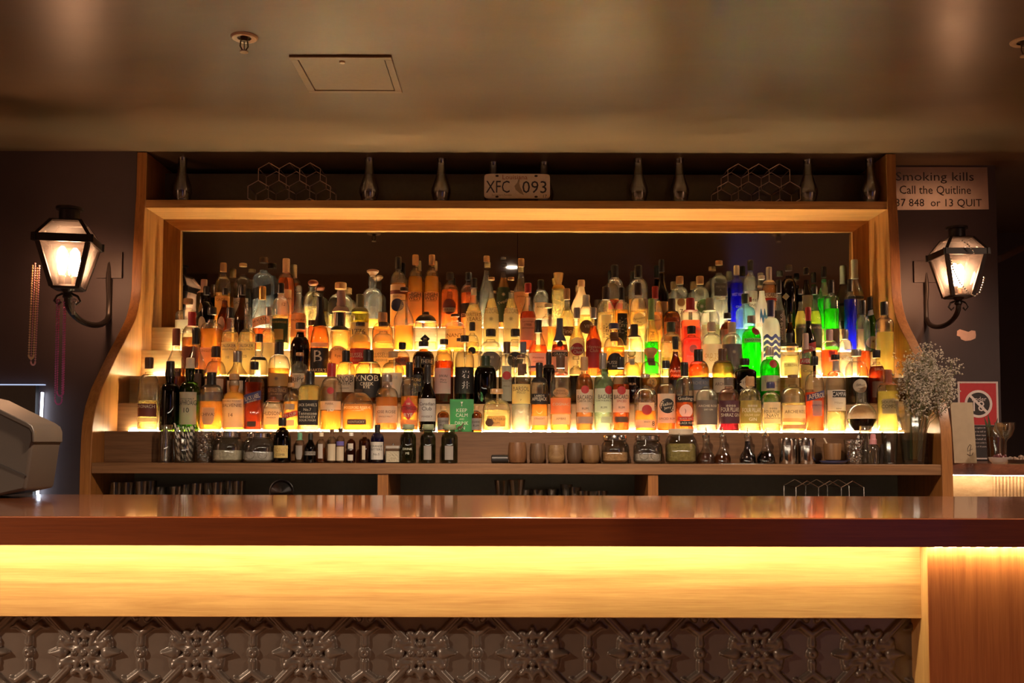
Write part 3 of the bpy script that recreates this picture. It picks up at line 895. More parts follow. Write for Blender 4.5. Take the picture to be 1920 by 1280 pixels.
5|1014|30|525|dome|c|cl 570|k 545|tn 567 598 .8|ANEJO@576,5,n|round-shouldered clear bottle with tan-topped black cap
5|1047|26|512|tall|c|pa 541|gs 530|o 530 541 .95||fluted glass decanter with flared gold crown
5|1090|38|525|cone|f|-|tn 538|||pale frosted bottle with broad sloping shoulders
5|1153|34|497|dome|c|am 560|k 521|rr 563 580 .8|EL DORADO@566,5,o|domed rum bottle with red label and black cap
5|1197|38|498|dome|c|am 560|k 521|n 560 580 .6 .5||wide domed rum bottle with no front label
5|1241|26|487|slim|k|dk 530|k 510|tn 565 590 .9||black champagne-shaped bottle with blush label
5|1275|34|518|dome|c|cl 560|t 533|cr 560 606 .9;c:t 560 575 .4|7@585,10,n|domed gin bottle with wooden stopper and wax seal
5|1313|34|518|dome|c|cl 555|t 533|w 565 606 .95;c:gs2 561 588 .62 .25|@575,9,w|domed gin bottle with green disc on white label
5|1349|30|489|sq|c|cl 550|t 497|gk2 531 555 .8;w 557 562 .6|MISTER@538,4,gy;A.@544,4,gy|square clear gin bottle with dark grey label
5|1382|25|498|tall|u|bl 530|cr 516||WEST WINDS@552,6,w;GIN@575,4,w|cobalt blue bottle with cream cap and white lettering
5|1408|26|488|dome|w2|cl 520|k 508|w 545 606 .97;rr 557 566 .3 -.4|Ketel@562,7,n;ONE@572,5,n|white-labelled vodka bottle with black cap
5|1443|27|501|dome|c|da 534|s 531|w 549 558 1;rr 559 563 1|RICARD@553,7,k|brown pastis bottle with silver neck and white band
5|1480|30|497|dome|k|dk 530|gk2 508|d:cr 549 563 .4 -.6||dark glass bottle with small cream diamond label
5|1513|26|502|slim|k|dk 540|k 515|cr 553 580 .8||dark bottle with plain parchment label
5|1546|25|500|slim|gn5|gr 559|k 520|gc 528 555 .5||absinthe bottle glowing green with lettered black capsule
5|1604|32|487|slim|c|cl 560|gc2 523|k 555 560 .95;gc2 561 590 .9||clear bottle with long silver-grey capsule, rightmost
'''


# ------------------------------------------------------------------ the room
CEIL = 2.49
WL, WR = 4.264, 4.455          # left and right wall planes behind the bar
XL, XR = -1.5872, 1.6216       # inner faces of the cabinet sides
XC = (XL + XR) / 2
BACK_Y = -3.6
FLOOR_Z = 0.0

WALLM = plain('plum_black_wall_paint', (.047, .031, .033), .55, bump=.12, bscale=9)
ROOMM = plain('dim_room_wall_paint', (.10, .06, .04), .7, bump=.1, bscale=6)


def ceiling_material():
    m, t, out = nt('glossy_brown_ceiling_paint')
    b = N(t, 'BsdfPrincipled')
    tc = N(t, 'TexCoord')
    mp = N(t, 'Mapping'); mp.inputs['Scale'].default_value = (.7, 2.2, 1)
    t.links.new(tc.outputs['Object'], mp.inputs['Vector'])
    no = N(t, 'TexNoise', Scale=1.6, Detail=4.0, Distortion=1.2)
    t.links.new(mp.outputs[0], no.inputs['Vector'])
    r1 = N(t, 'ValToRGB')
    r1.color_ramp.elements[0].color = (.112, .070, .039, 1); r1.color_ramp.elements[0].position = .3
    r1.color_ramp.elements[1].color = (.160, .106, .062, 1); r1.color_ramp.elements[1].position = .75
    t.links.new(no.outputs[0], r1.inputs[0])
    t.links.new(r1.outputs[0], b.inputs['Base Color'])
    r2 = N(t, 'MapRange'); r2.inputs[3].default_value = .30; r2.inputs[4].default_value = .42
    t.links.new(no.outputs[0], r2.inputs[0])
    t.links.new(r2.outputs[0], b.inputs['Roughness'])
    n2 = N(t, 'TexNoise', Scale=40.0)
    t.links.new(tc.outputs['Object'], n2.inputs['Vector'])
    bp = N(t, 'Bump', Strength=.05, Distance=.003)
    t.links.new(n2.outputs[0], bp.inputs['Height']); t.links.new(bp.outputs[0], b.inputs['Normal'])
    t.links.new(b.outputs[0], out.inputs[0])
    return m


def structure(name, mb, mat, **kw):
    return tag(mb.obj(name, mat, **kw), kind='structure')


structure('floor', MB().box((-4.5, BACK_Y, -.06), (4.5, 6.2, 0)), wood('floor_boards', (.16, .08, .04), (.08, .04, .02), 'X', .5))
HI = 2.9                        # the room in front of the bar is higher
structure('ceiling', MB().box((-4.5, 1.60, CEIL), (4.5, 6.2, HI + .08)).box((-4.5, BACK_Y, HI), (4.5, 1.60, HI + .08)), ceiling_material())
structure('wall_left', MB().box((-4.5, WL, 0), (XL - .043, WL + .12, CEIL)), WALLM)
xr_end = at(1873, 600, WR).x
structure('wall_right', MB().box((XR + .043, WR, 0), (xr_end, WR + .12, CEIL)), WALLM)
structure('wall_far_right', MB().box((xr_end - .1, 5.9, 0), (4.5, 6.0, CEIL)), WALLM)
structure('wall_back', MB().box((-4.5, BACK_Y - .1, 0), (4.5, BACK_Y, HI)), ROOMM)
structure('wall_side_left', MB().box((-4.6, BACK_Y, 0), (-4.5, 6.2, HI)), ROOMM)
structure('wall_side_right', MB().box((4.5, BACK_Y, 0), (4.6, 6.2, HI)), ROOMM)
structure('wall_behind_cabinet', MB().box((XL - .2, 4.62, 0), (XR + .2, 4.7, CEIL)), WALLM)
# masonry columns across the room, seen in the bar mirror
structure('column_1', MB().box((-2.95, 1.05, 0), (-2.36, 1.35, 2.70)), ROOMM)
structure('column_2', MB().box((1.17, 1.05, 0), (1.69, 1.32, 2.68)), ROOMM)

# cool daylight glass door across the room, what the mirror shows at its right end
dn = structure('door_2', MB().box((1.9, BACK_Y, 0), (3.2, BACK_Y + .05, 2.2)), plain('dark_door_frame', (.03, .03, .035), .4))
tag(MB().box((2.0, BACK_Y + .04, .1), (3.1, BACK_Y + .06, 2.1)).obj('pane', emit('night_window_glow', (.18, .20, .62), .16), dn), kind='structure')

# slightly open dark door left of the cabinet, cold light in its gap
Yd = WL - .03
g0, g1, gt = at(77, 735, Yd), at(67, 924, Yd), at(0, 722, Yd)
door = structure('door_1', MB().box((-2.6, Yd, 0), (g1.x - .012, Yd + .028, gt.z)), plain('black_door_paint', (.02, .018, .017), .35))
tag(MB().prism([(g1.x - .0028, .9), (g1.x + .0028, .9), (g0.x + .0022, g0.z), (g0.x - .0022, g0.z)], Yd + .004, Yd + .02).obj('light_gap', emit('cold_gap_light', (.72, .83, 1.0), 2.6), door), kind='structure')
tag(MB().box((-2.6, Yd - .001, gt.z + .001), (g0.x + .01, Yd + .02, gt.z + .005)).obj('top_gap', emit('cold_gap_glow', (.6, .7, 1.0), .22), door), kind='structure')

# ceiling downlight above the counter, the white point in the mirror; the others are added
def downlight(x, y, power, label, z=CEIL):
    t = thing('ceiling_downlight', label, 'ceiling light', (x, y, z), 0, 'recessed ceiling downlights')
    MB().lathe([(-.012, .048), (-.012, .062), (-.004, .066), (0, .066), (0, .048)], 24, close=(False, False)).obj('trim_ring', plain('white_metal_trim', (.6, .58, .55), .4), t)
    MB().lathe([(-.006, .046), (-.004, .046)], 24).obj('lamp_lens', emit('downlight_lens', (1, .86, .74), 9.0), t)
    ld = bpy.data.lights.new('lamp', 'SPOT'); ld.energy = power; ld.color = (1, .72, .50); ld.spot_size = R(150); ld.spot_blend = .6; ld.shadow_soft_size = .05
    lo = bpy.data.objects.new('lamp', ld); COL.objects.link(lo); lo.parent = t; lo.location = (0, 0, -.02)
    return t


downlight(.0, 1.95, ROOM * .8, 'recessed ceiling downlight above the middle of the bar counter')
downlight(-3.75, -.6, ROOM * 3.4, 'added ceiling downlight over the room at its left side, lighting the bar front', HI)  # unseen lamp added to light the bar front, clear of the mirror
downlight(3.75, -.6, ROOM * 3.4, 'added ceiling downlight over the room at its right side, lighting the bar front', HI)  # its added twin on the right, also where the mirror misses it

downlight(2.35, 3.0, ROOM * .22, 'added ceiling downlight above the side counter, out of view')  # added out of frame to brighten the side counter, vase and sign

# ceiling hatch and sprinklers
WHITE = plain('ceiling_fitting_cream', (.62, .52, .40), .4)
HATCH = plain('hatch_brown_paint', (.20, .125, .07), .38)
h = thing('ceiling_access_hatch', 'square brown access hatch set in the glossy ceiling', 'hatch', (-.563, 3.352, CEIL))
fr = MB()
for a, b in (((-.167, -.167), (.167, -.143)), ((-.167, .143), (.167, .167)), ((-.167, -.143), (-.143, .143)), ((.143, -.143), (.167, .143))):
    fr.box((a[0], a[1], -.007), (b[0], b[1], 0))
fr.obj('hatch_frame', HATCH, h, bevel=.0015)
MB().box((-.140, -.140, -.0045), (.140, .140, -.0005)).obj('hatch_panel', HATCH, h)
MB().box((-.1435, -.1435, -.0012), (.1435, .1435, -.0002)).obj('shadow_gap', plain('hatch_gap_dark', (.02, .012, .008), .8), h)
MB().lathe([(-.009, .004), (-.010, .009), (-.0045, .010)], 16, (0, -.125, 0)).obj('latch', WHITE, h)


def sprinkler(px, py, Y, label):
    p = at(px, py, Y)
    t = thing('fire_sprinkler', label, 'sprinkler', (p.x, Y, CEIL), R(20), 'ceiling fire sprinklers')
    MB().lathe([(-.004, .022), (-.006, .037), (-.003, .041), (0, .042), (0, .02)], 24, close=(False, False)).obj('escutcheon', WHITE, t)
    dk = plain('sprinkler_bronze', (.07, .045, .03), .35, metal=.6)
    m = MB().lathe([(-.014, .010), (0, .012)], 12)
    m.tube([(-.010, 0, -.012), (-.012, 0, -.030), (-.004, 0, -.044)], .0022, 6)
    m.tube([(.010, 0, -.012), (.012, 0, -.030), (.004, 0, -.044)], .0022, 6)
    m.tube([(0, 0, -.012), (0, 0, -.042)], .0016, 6)
    m.obj('yoke', dk, t)
    MB().lathe([(-.047, .006), (-.049, .013), (-.046, .013), (-.044, .006)], 14).obj('deflector', WHITE, t)


sprinkler(458, 70, 3.04, 'cream fire sprinkler hanging near the access hatch')
sprinkler(1920, 74, 3.06, 'cream fire sprinkler at the right edge of the ceiling')

# ------------------------------------------------------------------ back bar cabinet
cab = thing('back_bar_cabinet', 'tall wooden back bar cabinet with curved sides, lit steps and mirror', 'cabinet', (XC, 3.77, 0))


def part(name, mb, mat, parent=cab, **kw):
    o = mb.obj(name, mat, **kw)
    o.parent = parent
    o.matrix_parent_inverse = Matrix.Translation(parent.location).inverted() if parent.parent is None else Matrix()
    return o


SHELF_Z = at(960, 869, 3.77).z
side = [(3.764, 0), (3.764, 1.15), (3.768, 1.24), (3.772, 1.29), (3.796, 1.364), (3.846, 1.436), (3.915, 1.504), (3.985, 1.572), (4.062, 1.641), (4.137, 1.71), (4.178, 1.752), (4.204, 1.795), (4.222, 1.839), (4.231, 1.884), (4.236, 2.018), (4.250, 2.20), (4.262, 2.307), (4.262, CEIL - .004), (4.60, CEIL - .004), (4.60, 0)]
part('side_panel', MB().prism(side, XL - .042, XL, 'X'), WOOD_Z, bevel=.002)
part('side_panel', MB().prism(side, XR, XR + .042, 'X'), WOOD_Z, bevel=.002)
TOPZ0 = at(960, 391, 4.262).z
TOPZ1 = at(960, 376, 4.262).z
part('top_shelf', MB().box((XL, 4.262, TOPZ0), (XR, 4.60, TOPZ1)), WOOD_C, bevel=.0015)
# mirror surround, four boards mitred at the corners
inL, inR, inT = at(338, 520, 4.49).x, at(1599, 520, 4.49).x, at(960, 434, 4.49).z
top_o = TOPZ0
part('mirror_frame', MB().prism([(XL, top_o), (XR, top_o), (inR, inT), (inL, inT)], 4.484, 4.515), WOOD_C, bevel=.001)
part('mirror_frame', MB().prism([(XL, 1.5), (XL, top_o), (inL, inT), (inL, 1.5)], 4.484, 4.515), WOOD_Z, bevel=.001)
part('mirror_frame', MB().prism([(XR, 1.5), (XR, top_o), (inR, inT), (inR, 1.5)], 4.484, 4.515), WOOD_Z, bevel=.001)


def mirror_material():
    m, t, out = nt('dark_bar_mirror')
    b = N(t, 'BsdfPrincipled')
    b.inputs['Base Color'].default_value = (.42, .40, .34, 1)
    b.inputs['Metallic'].default_value = 1.0
    tc = N(t, 'TexCoord'); no = N(t, 'TexNoise', Scale=3.0, Detail=5.0)
    t.links.new(tc.outputs['Object'], no.inputs['Vector'])
    r = N(t, 'MapRange'); r.inputs[1].default_value = .4; r.inputs[2].default_value = .75; r.inputs[3].default_value = .02; r.inputs[4].default_value = .09
    t.links.new(no.outputs[0], r.inputs[0]); t.links.new(r.outputs[0], b.inputs['Roughness'])
    t.links.new(b.outputs[0], out.inputs[0])
    return m


MIR = mirror_material()
seam = at(970.5, 450, 4.5).x
part('mirror', MB().box((inL - .02, 4.50, 1.5), (seam - .001, 4.512, inT + .02)), MIR, smooth=False)
part('mirror', MB().box((seam + .001, 4.50, 1.5), (inR + .02, 4.512, inT + .02)), MIR, smooth=False)
# niche behind the top shelf
NICHE = plain('niche_dark_gloss_panel', (.10, .078, .052), .16, spec=.5)
part('niche_panel', MB().box((XL, 4.495, TOPZ1), (seam - .001, 4.51, CEIL - .035)), NICHE)
part('niche_panel', MB().box((seam + .001, 4.495, TOPZ1), (XR, 4.51, CEIL - .035)), NICHE)

# steps
RISER = WOOD_C
for i in range(5):
    y0, y1 = STEP_Y[i], STEP_Y[i + 1]
    z1 = STEP_Z[i]
    zb = STEP_Z[i - 1] if i else SHELF_Z
    st = part('step', MB().box((XL, y0, zb - .02 if i else SHELF_Z), (XR, y1 + .015, z1)), WOOD_D if i == 1 else (WOOD_P if i == 0 else WOOD_S), bevel=.0012)
for i, ds, en in ((0, 1.0, .05), (2, 1.0, .05), (3, 1.15, .10), (4, 1.35, .22)):
    y1 = STEP_Y[i + 1]
    part('led_strip', MB().box((XL + en, y1 - .012, STEP_Z[i] + .001), (XR - en, y1 - .004, STEP_Z[i] + .0032)), emit('warm_led_strip_%d' % i, WARM, LED_STEP * ds), smooth=False)
# back shelf board, carcass below
part('bench_shelf', MB().box((XL, 3.768, at(960, 889, 3.768).z), (XR, 3.90, SHELF_Z)), WOOD_D, bevel=.002)
DIVX = [(708, 728), (1215, 1234)]
LOWZ = .985
for a, b in DIVX:
    xa, xb = at(a, 905, 3.775).x, at(b, 905, 3.775).x
    part('divider', MB().box((xa, 3.775, LOWZ), (xb, 4.19, at(960, 889, 3.768).z)), WOOD_Z)
part('lower_shelf', MB().box((XL, 3.775, LOWZ - .03), (XR, 4.2, LOWZ)), WOOD_D)
part('lower_back', MB().box((XL, 4.2, LOWZ - .5), (XR, 4.215, SHELF_Z)), plain('grey_brown_back_board', (.17, .145, .10), .6))
part('lower_front', MB().box((XL, 3.79, 0), (XR, 3.81, LOWZ - .03)), WOOD_D)

# ------------------------------------------------------------------ bar counter in front
bar = thing('bar_counter', 'long redwood bar counter with lit blonde fascia and pressed tin front', 'bar counter', (0, 2.0, 0))
CT = at(960, 969.5, 1.69).z
CB = at(960, 1023, 1.69).z
FT = at(960, 1023, 1.75).z + .01
FB = at(960, 1157.5, 1.75).z
XP0, XP1 = at(1729, 1150, 1.75).x, at(1741, 1150, 1.72).x
part('counter_top', MB().box((-1.9, 1.69, CB), (2.6, 2.39, CT)), WOOD_TOP, bar, bevel=.001)
part('counter_edge', MB().box((-1.9, 1.684, CB), (2.6, 1.6895, CT - .0006)), WOOD_EDGE, bar, bevel=.001)
part('fascia_board', MB().box((-1.9, 1.75, FB), (XP0 - .001, 1.79, CB - .004)), WOOD_FAS, bar, bevel=.001)
part('end_post', MB().box((XP0, 1.722, 0), (XP1, 1.80, CB - .004)), wood('post_blonde_wood', (.60, .36, .14), (.44, .23, .075), 'Z', .5), bar)
part('end_panel', MB().box((XP1 + .0005, 1.721, 0), (2.6, 1.80, CB - .004)), WOOD_PAN, bar)
lb = emit('counter_led_strip', (1, .80, .46), LED_BAR)
part('led_strip', MB().box((-1.9, 1.708, CB - .0020), (XP0, 1.716, CB - .0002)), lb, bar, smooth=False)

dots = MB()                     # single chips over the end panel
for i in range(40):
    x = XP1 + .008 + i * .0235
    dots.box((x, 1.7075, CB - .0024), (x + .013, 1.7165, CB - .0002))
part('led_chips', dots, emit('counter_led_chips', (1, .80, .46), LED_BAR * 1.5), bar, smooth=False)

part('added_strip', MB().box((-1.5, 2.370, CB - .012), (1.6, 2.384, CB - .0005)), emit('added_strip_glow', (1, .86, .66), 6.0), bar, smooth=False)  # unseen strip added under the counter to brighten the low shelf


def tin_tile_height(u, v):
    """embossed pattern, metres; u, v in metres from the rosette's centre (numpy arrays)"""
    h = np.zeros_like(u)

    def bump(d, r, a):
        t = np.clip(1 - d / r, 0, 1)
        return a * np.sqrt(np.clip(1 - (1 - t) ** 2, 0, 1))

    def seg(x0, y0, x1, y1):
        dx, dy = x1 - x0, y1 - y0
        t = np.clip(((u - x0) * dx + (v - y0) * dy) / (dx * dx + dy * dy), 0, 1)
        return np.hypot(u - x0 - t * dx, v - y0 - t * dy), t

    def arc(cx, cy, r, a0, a1):
        th = np.arctan2(v - cy, u - cx)
        m = (a0 + a1) / 2; hw = (a1 - a0) / 2
        dth = np.abs((th - m + np.pi) % (2 * np.pi) - np.pi)
        d = np.abs(np.hypot(u - cx, v - cy) - r)
        ex, ey = [np.minimum(np.hypot(u - cx - r * math.cos(a), v - cy - r * math.sin(a)), 9) for a in (a0, a1)]
        return np.where(dth <= hw, d, np.minimum(ex, ey))

    A = .0085
    for sx in (-1, 1):
        d, t = seg(sx * .041, 0, sx * .063, 0)              # side teardrops
        h = np.maximum(h, bump(d, .0120 * (1 - .85 * t) + .0008, A * 1.1))
        for sy in (-1, 1):
            d, t = seg(sx * .010, sy * .008, sx * .036, sy * .017)   # four leaves
            h = np.maximum(h, bump(d, .0128 - .002 * t, A * .9))
            h = h - .0035 * np.exp(-((u - sx * .021) / .008) ** 2 - ((v - sy * .0125) / .0032) ** 2)
            h = np.maximum(h, bump(np.hypot(u - sx * .040, v - sy * .022), .0082, A))
            d = arc(sx * .030, sy * .012, .014, -math.pi / 2 if sy < 0 else 0, 0 if sy < 0 else math.pi / 2) if sx > 0 else arc(sx * .030, sy * .012, .014, math.pi if sy < 0 else math.pi / 2, 1.5 * math.pi if sy < 0 else math.pi)
            h = np.maximum(h, bump(d, .0056, A * .75))
            d, t = seg(sx * .026, sy * .024, sx * .10, sy * .10)    # lattice bars
            h = np.maximum(h, bump(d, .0074, A * .85))
            h = h - .0016 * np.exp(-(d / .0014) ** 2) * (t > .02)
            d, t = seg(sx * .012, sy * .016, sx * .016, sy * .036)   # top and bottom spurs
            h = np.maximum(h, bump(d, .0068 - .002 * t, A * .8))
            d = arc(sx * .011, sy * .040, .0095, -2.6 if sy > 0 else .2, -.3 if sy > 0 else 2.6)
            h = np.maximum(h, bump(d, .0064, A * .9))
    for sy in (-1, 1):
        d, t = seg(0, sy * .030, 0, sy * .046)
        h = np.maximum(h, bump(d, .0090 * (1 - .6 * t), A * .9))
    h = np.maximum(h, bump(np.hypot(u, v), .013, A * .55))
    for x, y in ((0, 0), (.0172, 0), (-.0172, 0), (0, .0172), (0, -.0172)):
        h = np.maximum(h, bump(np.hypot(u - x, v - y), .0068, A * 1.35))
    h = h - .003 * np.exp(-(np.hypot(u, v) / .0022) ** 2)
    P = .1003                                                   # upright ornaments midway between rosettes
    for sx in (-1, 1):
        x = sx * P
        h = np.maximum(h, bump(np.hypot(u - x, v), .0105, A))
        h = h - .0035 * np.exp(-(np.hypot(u - x, v) / .0026) ** 2)
        for sy in (-1, 1):
            d, t = seg(x, sy * .016, x, sy * .034)
            h = np.maximum(h, bump(d, .0074 - .002 * t, A * .8))
            h = h - .0022 * np.exp(-((u - x) / .0014) ** 2 - ((v - sy * .025) / .009) ** 2)
            for s2 in (-1, 1):
                d, t = seg(x, sy * .034, x + s2 * .020, sy * .049)
                h = np.maximum(h, bump(d, .0070, A * .8))
                d, t = seg(x + s2 * .020, sy * .049, x + s2 * .032, sy * .044)
                h = np.maximum(h, bump(d, .0050 - .003 * t, A * .8))
                d, t = seg(x + s2 * .010, sy * .060, x + s2 * .030, sy * .085)
                h = np.maximum(h, bump(d, .006, A * .7))
    return np.clip(h, -.002, .02)


TIN_Y = 1.795
c0 = at(160, 1222, TIN_Y); c7 = at(1627, 1222, TIN_Y)
period = (c7.x - c0.x) / 7.0
ks = period / .2006
nx, nz = 1080, 110
zt, zb_ = FB + .012, at(960, 1300, TIN_Y).z - .03
xs = np.linspace(c0.x - 1.3 * period, XP0 - .001, nx)
zs = np.linspace(zb_, zt, nz)
gu, gz = np.meshgrid(xs, zs)
uu = ((gu - c0.x) / period + .5) % 1.0 - .5
hh = tin_tile_height(uu * .2006, (gz - c0.z) / ks)
hh = hh * 1.25
vv = np.stack([gu, TIN_Y - hh, gz], -1).reshape(-1, 3)
ii = np.arange(nz * nx).reshape(nz, nx)
ff = np.stack([ii[:-1, :-1], ii[:-1, 1:], ii[1:, 1:], ii[1:, :-1]], -1).reshape(-1, 4)
me = bpy.data.meshes.new('pressed_tin_front')
me.vertices.add(len(vv)); me.vertices.foreach_set('co', vv.astype(np.float32).ravel())
me.loops.add(ff.size); me.loops.foreach_set('vertex_index', ff.astype(np.int32).ravel())
me.polygons.add(len(ff)); me.polygons.foreach_set('loop_start', np.arange(0, ff.size, 4, dtype=np.int32))
me.polygons.foreach_set('loop_total', np.full(len(ff), 4, dtype=np.int32))
me.update(calc_edges=True)
me.polygons.foreach_set('use_smooth', [True] * len(ff))
me.materials.append(plain('dark_pewter_tin', (.175, .148, .125), .33, metal=.3, bscale=30, coat=.15))
to = bpy.data.objects.new('pressed_tin_front', me); COL.objects.link(to)
to.parent = bar; to.matrix_parent_inverse = Matrix.Translation(bar.location).inverted()
part('tin_backing', MB().box((-1.9, TIN_Y + .003, 0), (XP0 - .001, TIN_Y + .02, zt)), plain('dark_backing', (.05, .04, .035), .6), bar)

# ------------------------------------------------------------------ side counter at the right
sc_ = thing('side_counter', 'dark redwood side counter with lit panels, right of the cabinet', 'counter', (2.0, 4.1, 0))
xa = XR + .045
tz = at(1790, 868, 4.0).z
def ptz(px, py, Y): return at(px, py, Y)
f0, f1 = 4.02, 3.62            # its front edge comes forward towards the right
poly = [(xa, f0), (2.9, f1), (2.9, WR - .002), (xa, WR - .002)]
part('counter_top', MB().prism(poly, tz - .046, tz, 'Z'), wood('side_counter_redwood', (.24, .085, .04), (.13, .04, .018), 'X', .35, coat=.3), sc_, bevel=.002)
poly2 = [(xa, f0 + .10), (2.9, f1 + .10), (2.9, f1 + .13), (xa, f0 + .13)]
part('lit_panel', MB().prism(poly2, .0, tz - .047, 'Z'), wood('pale_panel', (.55, .36, .20), (.42, .26, .13), 'X', .5), sc_)
poly3 = [(xa + .005, f0 + .055), (2.9, f1 + .055), (2.9, f1 + .063), (xa + .005, f0 + .063)]
part('led_strip', MB().prism(poly3, tz - .050, tz - .047, 'Z'), emit('side_led_strip', (1, .80, .52), LED_SIDE), sc_, smooth=False)
rb = MB()
xr0 = at(1880, 915, 3.95).x
for i in range(26):
    x = xr0 + i * .012
    yy = f0 + (f1 - f0) * (x - xa) / (2.9 - xa) + .098
    rb.box((x, yy - .006, .8), (x + .006, yy, tz - .05))
part('ribbing', rb, wood('pale_panel', (.55, .36, .20), (.42, .26, .13), 'X', .5), sc_)


# ------------------------------------------------------------------ wall lanterns
LBLACK = plain('lantern_black_iron', (.035, .026, .022), .38, metal=.5)
LPANE = clear('lantern_seeded_pane', (.92, .82, .76), (.45, .36, .31), .05, .15, .8)
BULBM = emit('lantern_bulb_glow', (1, .62, .36), BULB)


def lantern(px, py_eave, Y, wall_y, a, rz, label):
    """square tapered street lantern on a swan-neck arm; origin at the eave's centre"""
    c = at(px, py_eave, Y)
    t = thing('wall_lantern', label, 'wall lamp', c, rz, 'gas style wall lanterns beside the bar')
    e, b, r = a / 2, a * .24, a * .265           # half widths of eave, bottom, roof top
    zb, zr = -a * (.92 if rz else 1.04), a * .36
    f = MB()
    cs = [(-1, -1), (1, -1), (1, 1), (-1, 1)]
    for k in range(4):
        s, q = cs[k], cs[(k + 1) % 4]
        f.tube([(s[0] * b, s[1] * b, zb), (s[0] * e * .95, s[1] * e * .95, 0)], a * .060, 4)
        f.tube([(s[0] * e, s[1] * e, 0), (s[0] * r, s[1] * r, zr)], a * .045, 4)
        f.tube([(s[0] * b, s[1] * b, zb), (q[0] * b, q[1] * b, zb)], a * .04, 4)
        f.tube([(s[0] * r, s[1] * r, zr), (q[0] * r, q[1] * r, zr)], a * .03, 4)
    f.obj('lantern_frame', LBLACK, t, smooth=False)
    ev = MB()
    for k in range(4):
        s, q = cs[k], cs[(k + 1) % 4]
        m = Matrix.Identity(4)
        x0, x1 = min(s[0], q[0]) * e, max(s[0], q[0]) * e
        y0, y1 = min(s[1], q[1]) * e, max(s[1], q[1]) * e
        w_ = .012 * a / .2
        ev.box((x0 - w_ * (.4 if x0 == x1 else 1), y0 - w_ * (.4 if y0 == y1 else 1), -a * .10), (x1 + w_ * (.4 if x0 == x1 else 1), y1 + w_ * (.4 if y0 == y1 else 1), a * .055))
    ev.obj('eave_band', LBLACK, t, bevel=.001)
    for k in range(4):
        s, q = cs[k], cs[(k + 1) % 4]
        k1, k2 = .96, .93
        MB().add([(s[0] * b * k1, s[1] * b * k1, zb), (q[0] * b * k1, q[1] * b * k1, zb), (q[0] * e * k2, q[1] * e * k2, -.01), (s[0] * e * k2, s[1] * e * k2, -.01)], [(0, 1, 2, 3)]).obj('side_pane', LPANE, t, solid=.002)
        MB().add([(s[0] * e * k2, s[1] * e * k2, .005), (q[0] * e * k2, q[1] * e * k2, .005), (q[0] * r * k1, q[1] * r * k1, zr), (s[0] * r * k1, s[1] * r * k1, zr)], [(0, 1, 2, 3)]).obj('roof_pane', LPANE, t, solid=.002)
    MB().lathe([(zr - .004, r * .95), (zr, r * 1.05), (zr + a * .04, r * .72), (zr + a * .24, r * .72), (zr + a * .25, r * .95), (zr + a * .30, r * .95), (zr + a * .315, r * .6)], 20).obj('chimney_cap', LBLACK, t)
    MB().rings([(zb - a * .03, b * 1.1, b * 1.1, 8), (zb, b * 1.1, b * 1.1, 8)], 24).obj('base_plate', LBLACK, t)
    # swan-neck arm to the wall and its plate
    ca, sa = math.cos(-rz), math.sin(-rz)
    dw = wall_y - Y
    def wl(x, y, z): return (x * ca - y * sa, x * sa + y * ca, z)
    z0 = zb - a * .24
    pts = [(0, 0, zb - a * .02), (0, 0, z0 + .02)] + [(0, dw * .5 - dw * .5 * math.cos(u), z0 - (.20 * a + .03) * math.sin(u)) for u in [math.pi * i / 14 for i in range(15)]] + [(0, dw, z0 + a * .35), (0, dw - .012, z0 + a * .7), (0, dw - .002, -a * .05)]
    MB().tube([wl(*p) for p in pts], a * .062, 10).obj('swan_neck_arm', LBLACK, t)
    MB().lathe([(zb - a * .22, a * .05), (zb - a * .18, a * .095), (zb - a * .10, a * .07), (zb - a * .03, a * .14)], 14).obj('neck_collar', LBLACK, t)
    sc2 = MB()
    for sx in (-1, 1):
        sc2.tube([(sx * a * .06, 0, zb - a * .10), (sx * a * .19, 0, zb - a * .16), (sx * a * .24, 0, zb - a * .26), (sx * a * .17, 0, zb - a * .33), (sx * a * .11, 0, zb - a * .27)], a * .022, 6)
    sc2.obj('scroll_bracket', LBLACK, t)
    pl = MB(); pl.box((-.055, dw - .014, -a * .40), (.055, dw - .001, a * .16))
    for p in range(len(pl.v)):
        pl.v[p] = wl(*pl.v[p])
    pl.obj('wall_plate', plain('lantern_wall_plate', (.045, .030, .028), .45), t)
    # two candle-style lamps
    for k, (x, y) in enumerate(((-a * .10, -a * .05), (a * .10, a * .10))):
        bt = MB().lathe([(zb + a * .0, a * .055), (zb + a * .20, a * .055), (zb + a * .21, a * .075), (zb + a * .24, a * .075)], 12, (x, y, 0)).obj('lamp_socket', plain('socket_brass', (.35, .20, .10), .4, metal=.5), t)
        MB().lathe([(zb + a * .24, a * .04), (zb + a * .34, a * .075), (zb + a * .55, a * .10), (zb + a * .72, a * .085), (zb + a * .80, a * .03)], 14, (x, y, 0)).obj('bulb', BULBM, bt)
    return t


lanL = lantern(129, 452, 3.86, WL, .200, R(11), 'black iron wall lantern left of the cabinet, bead strings hanging from it')
lanR = lantern(1795, 476, 4.13, WR, .172, 0, 'black iron wall lantern right of the cabinet, below the paper sign')

# valve key on the left lantern's neck
k0 = at(138, 566, 3.82)
kt = thing('valve_key', 'small grey valve key hanging under the left lantern', 'key', k0)
MB().tube([(.006 * math.cos(u) * 1.6, 0, .004 + .008 * math.sin(u)) for u in [2 * math.pi * i / 14 for i in range(14)]], .0028, 6, closed=True).obj('key_bow', plain('dull_nickel', (.35, .32, .3), .4, metal=.6), kt)
MB().box((-.006, -.003, -.05), (.006, .003, -.006)).obj('key_shank', plain('dull_nickel', (.35, .32, .3), .4, metal=.6), kt, bevel=.001)


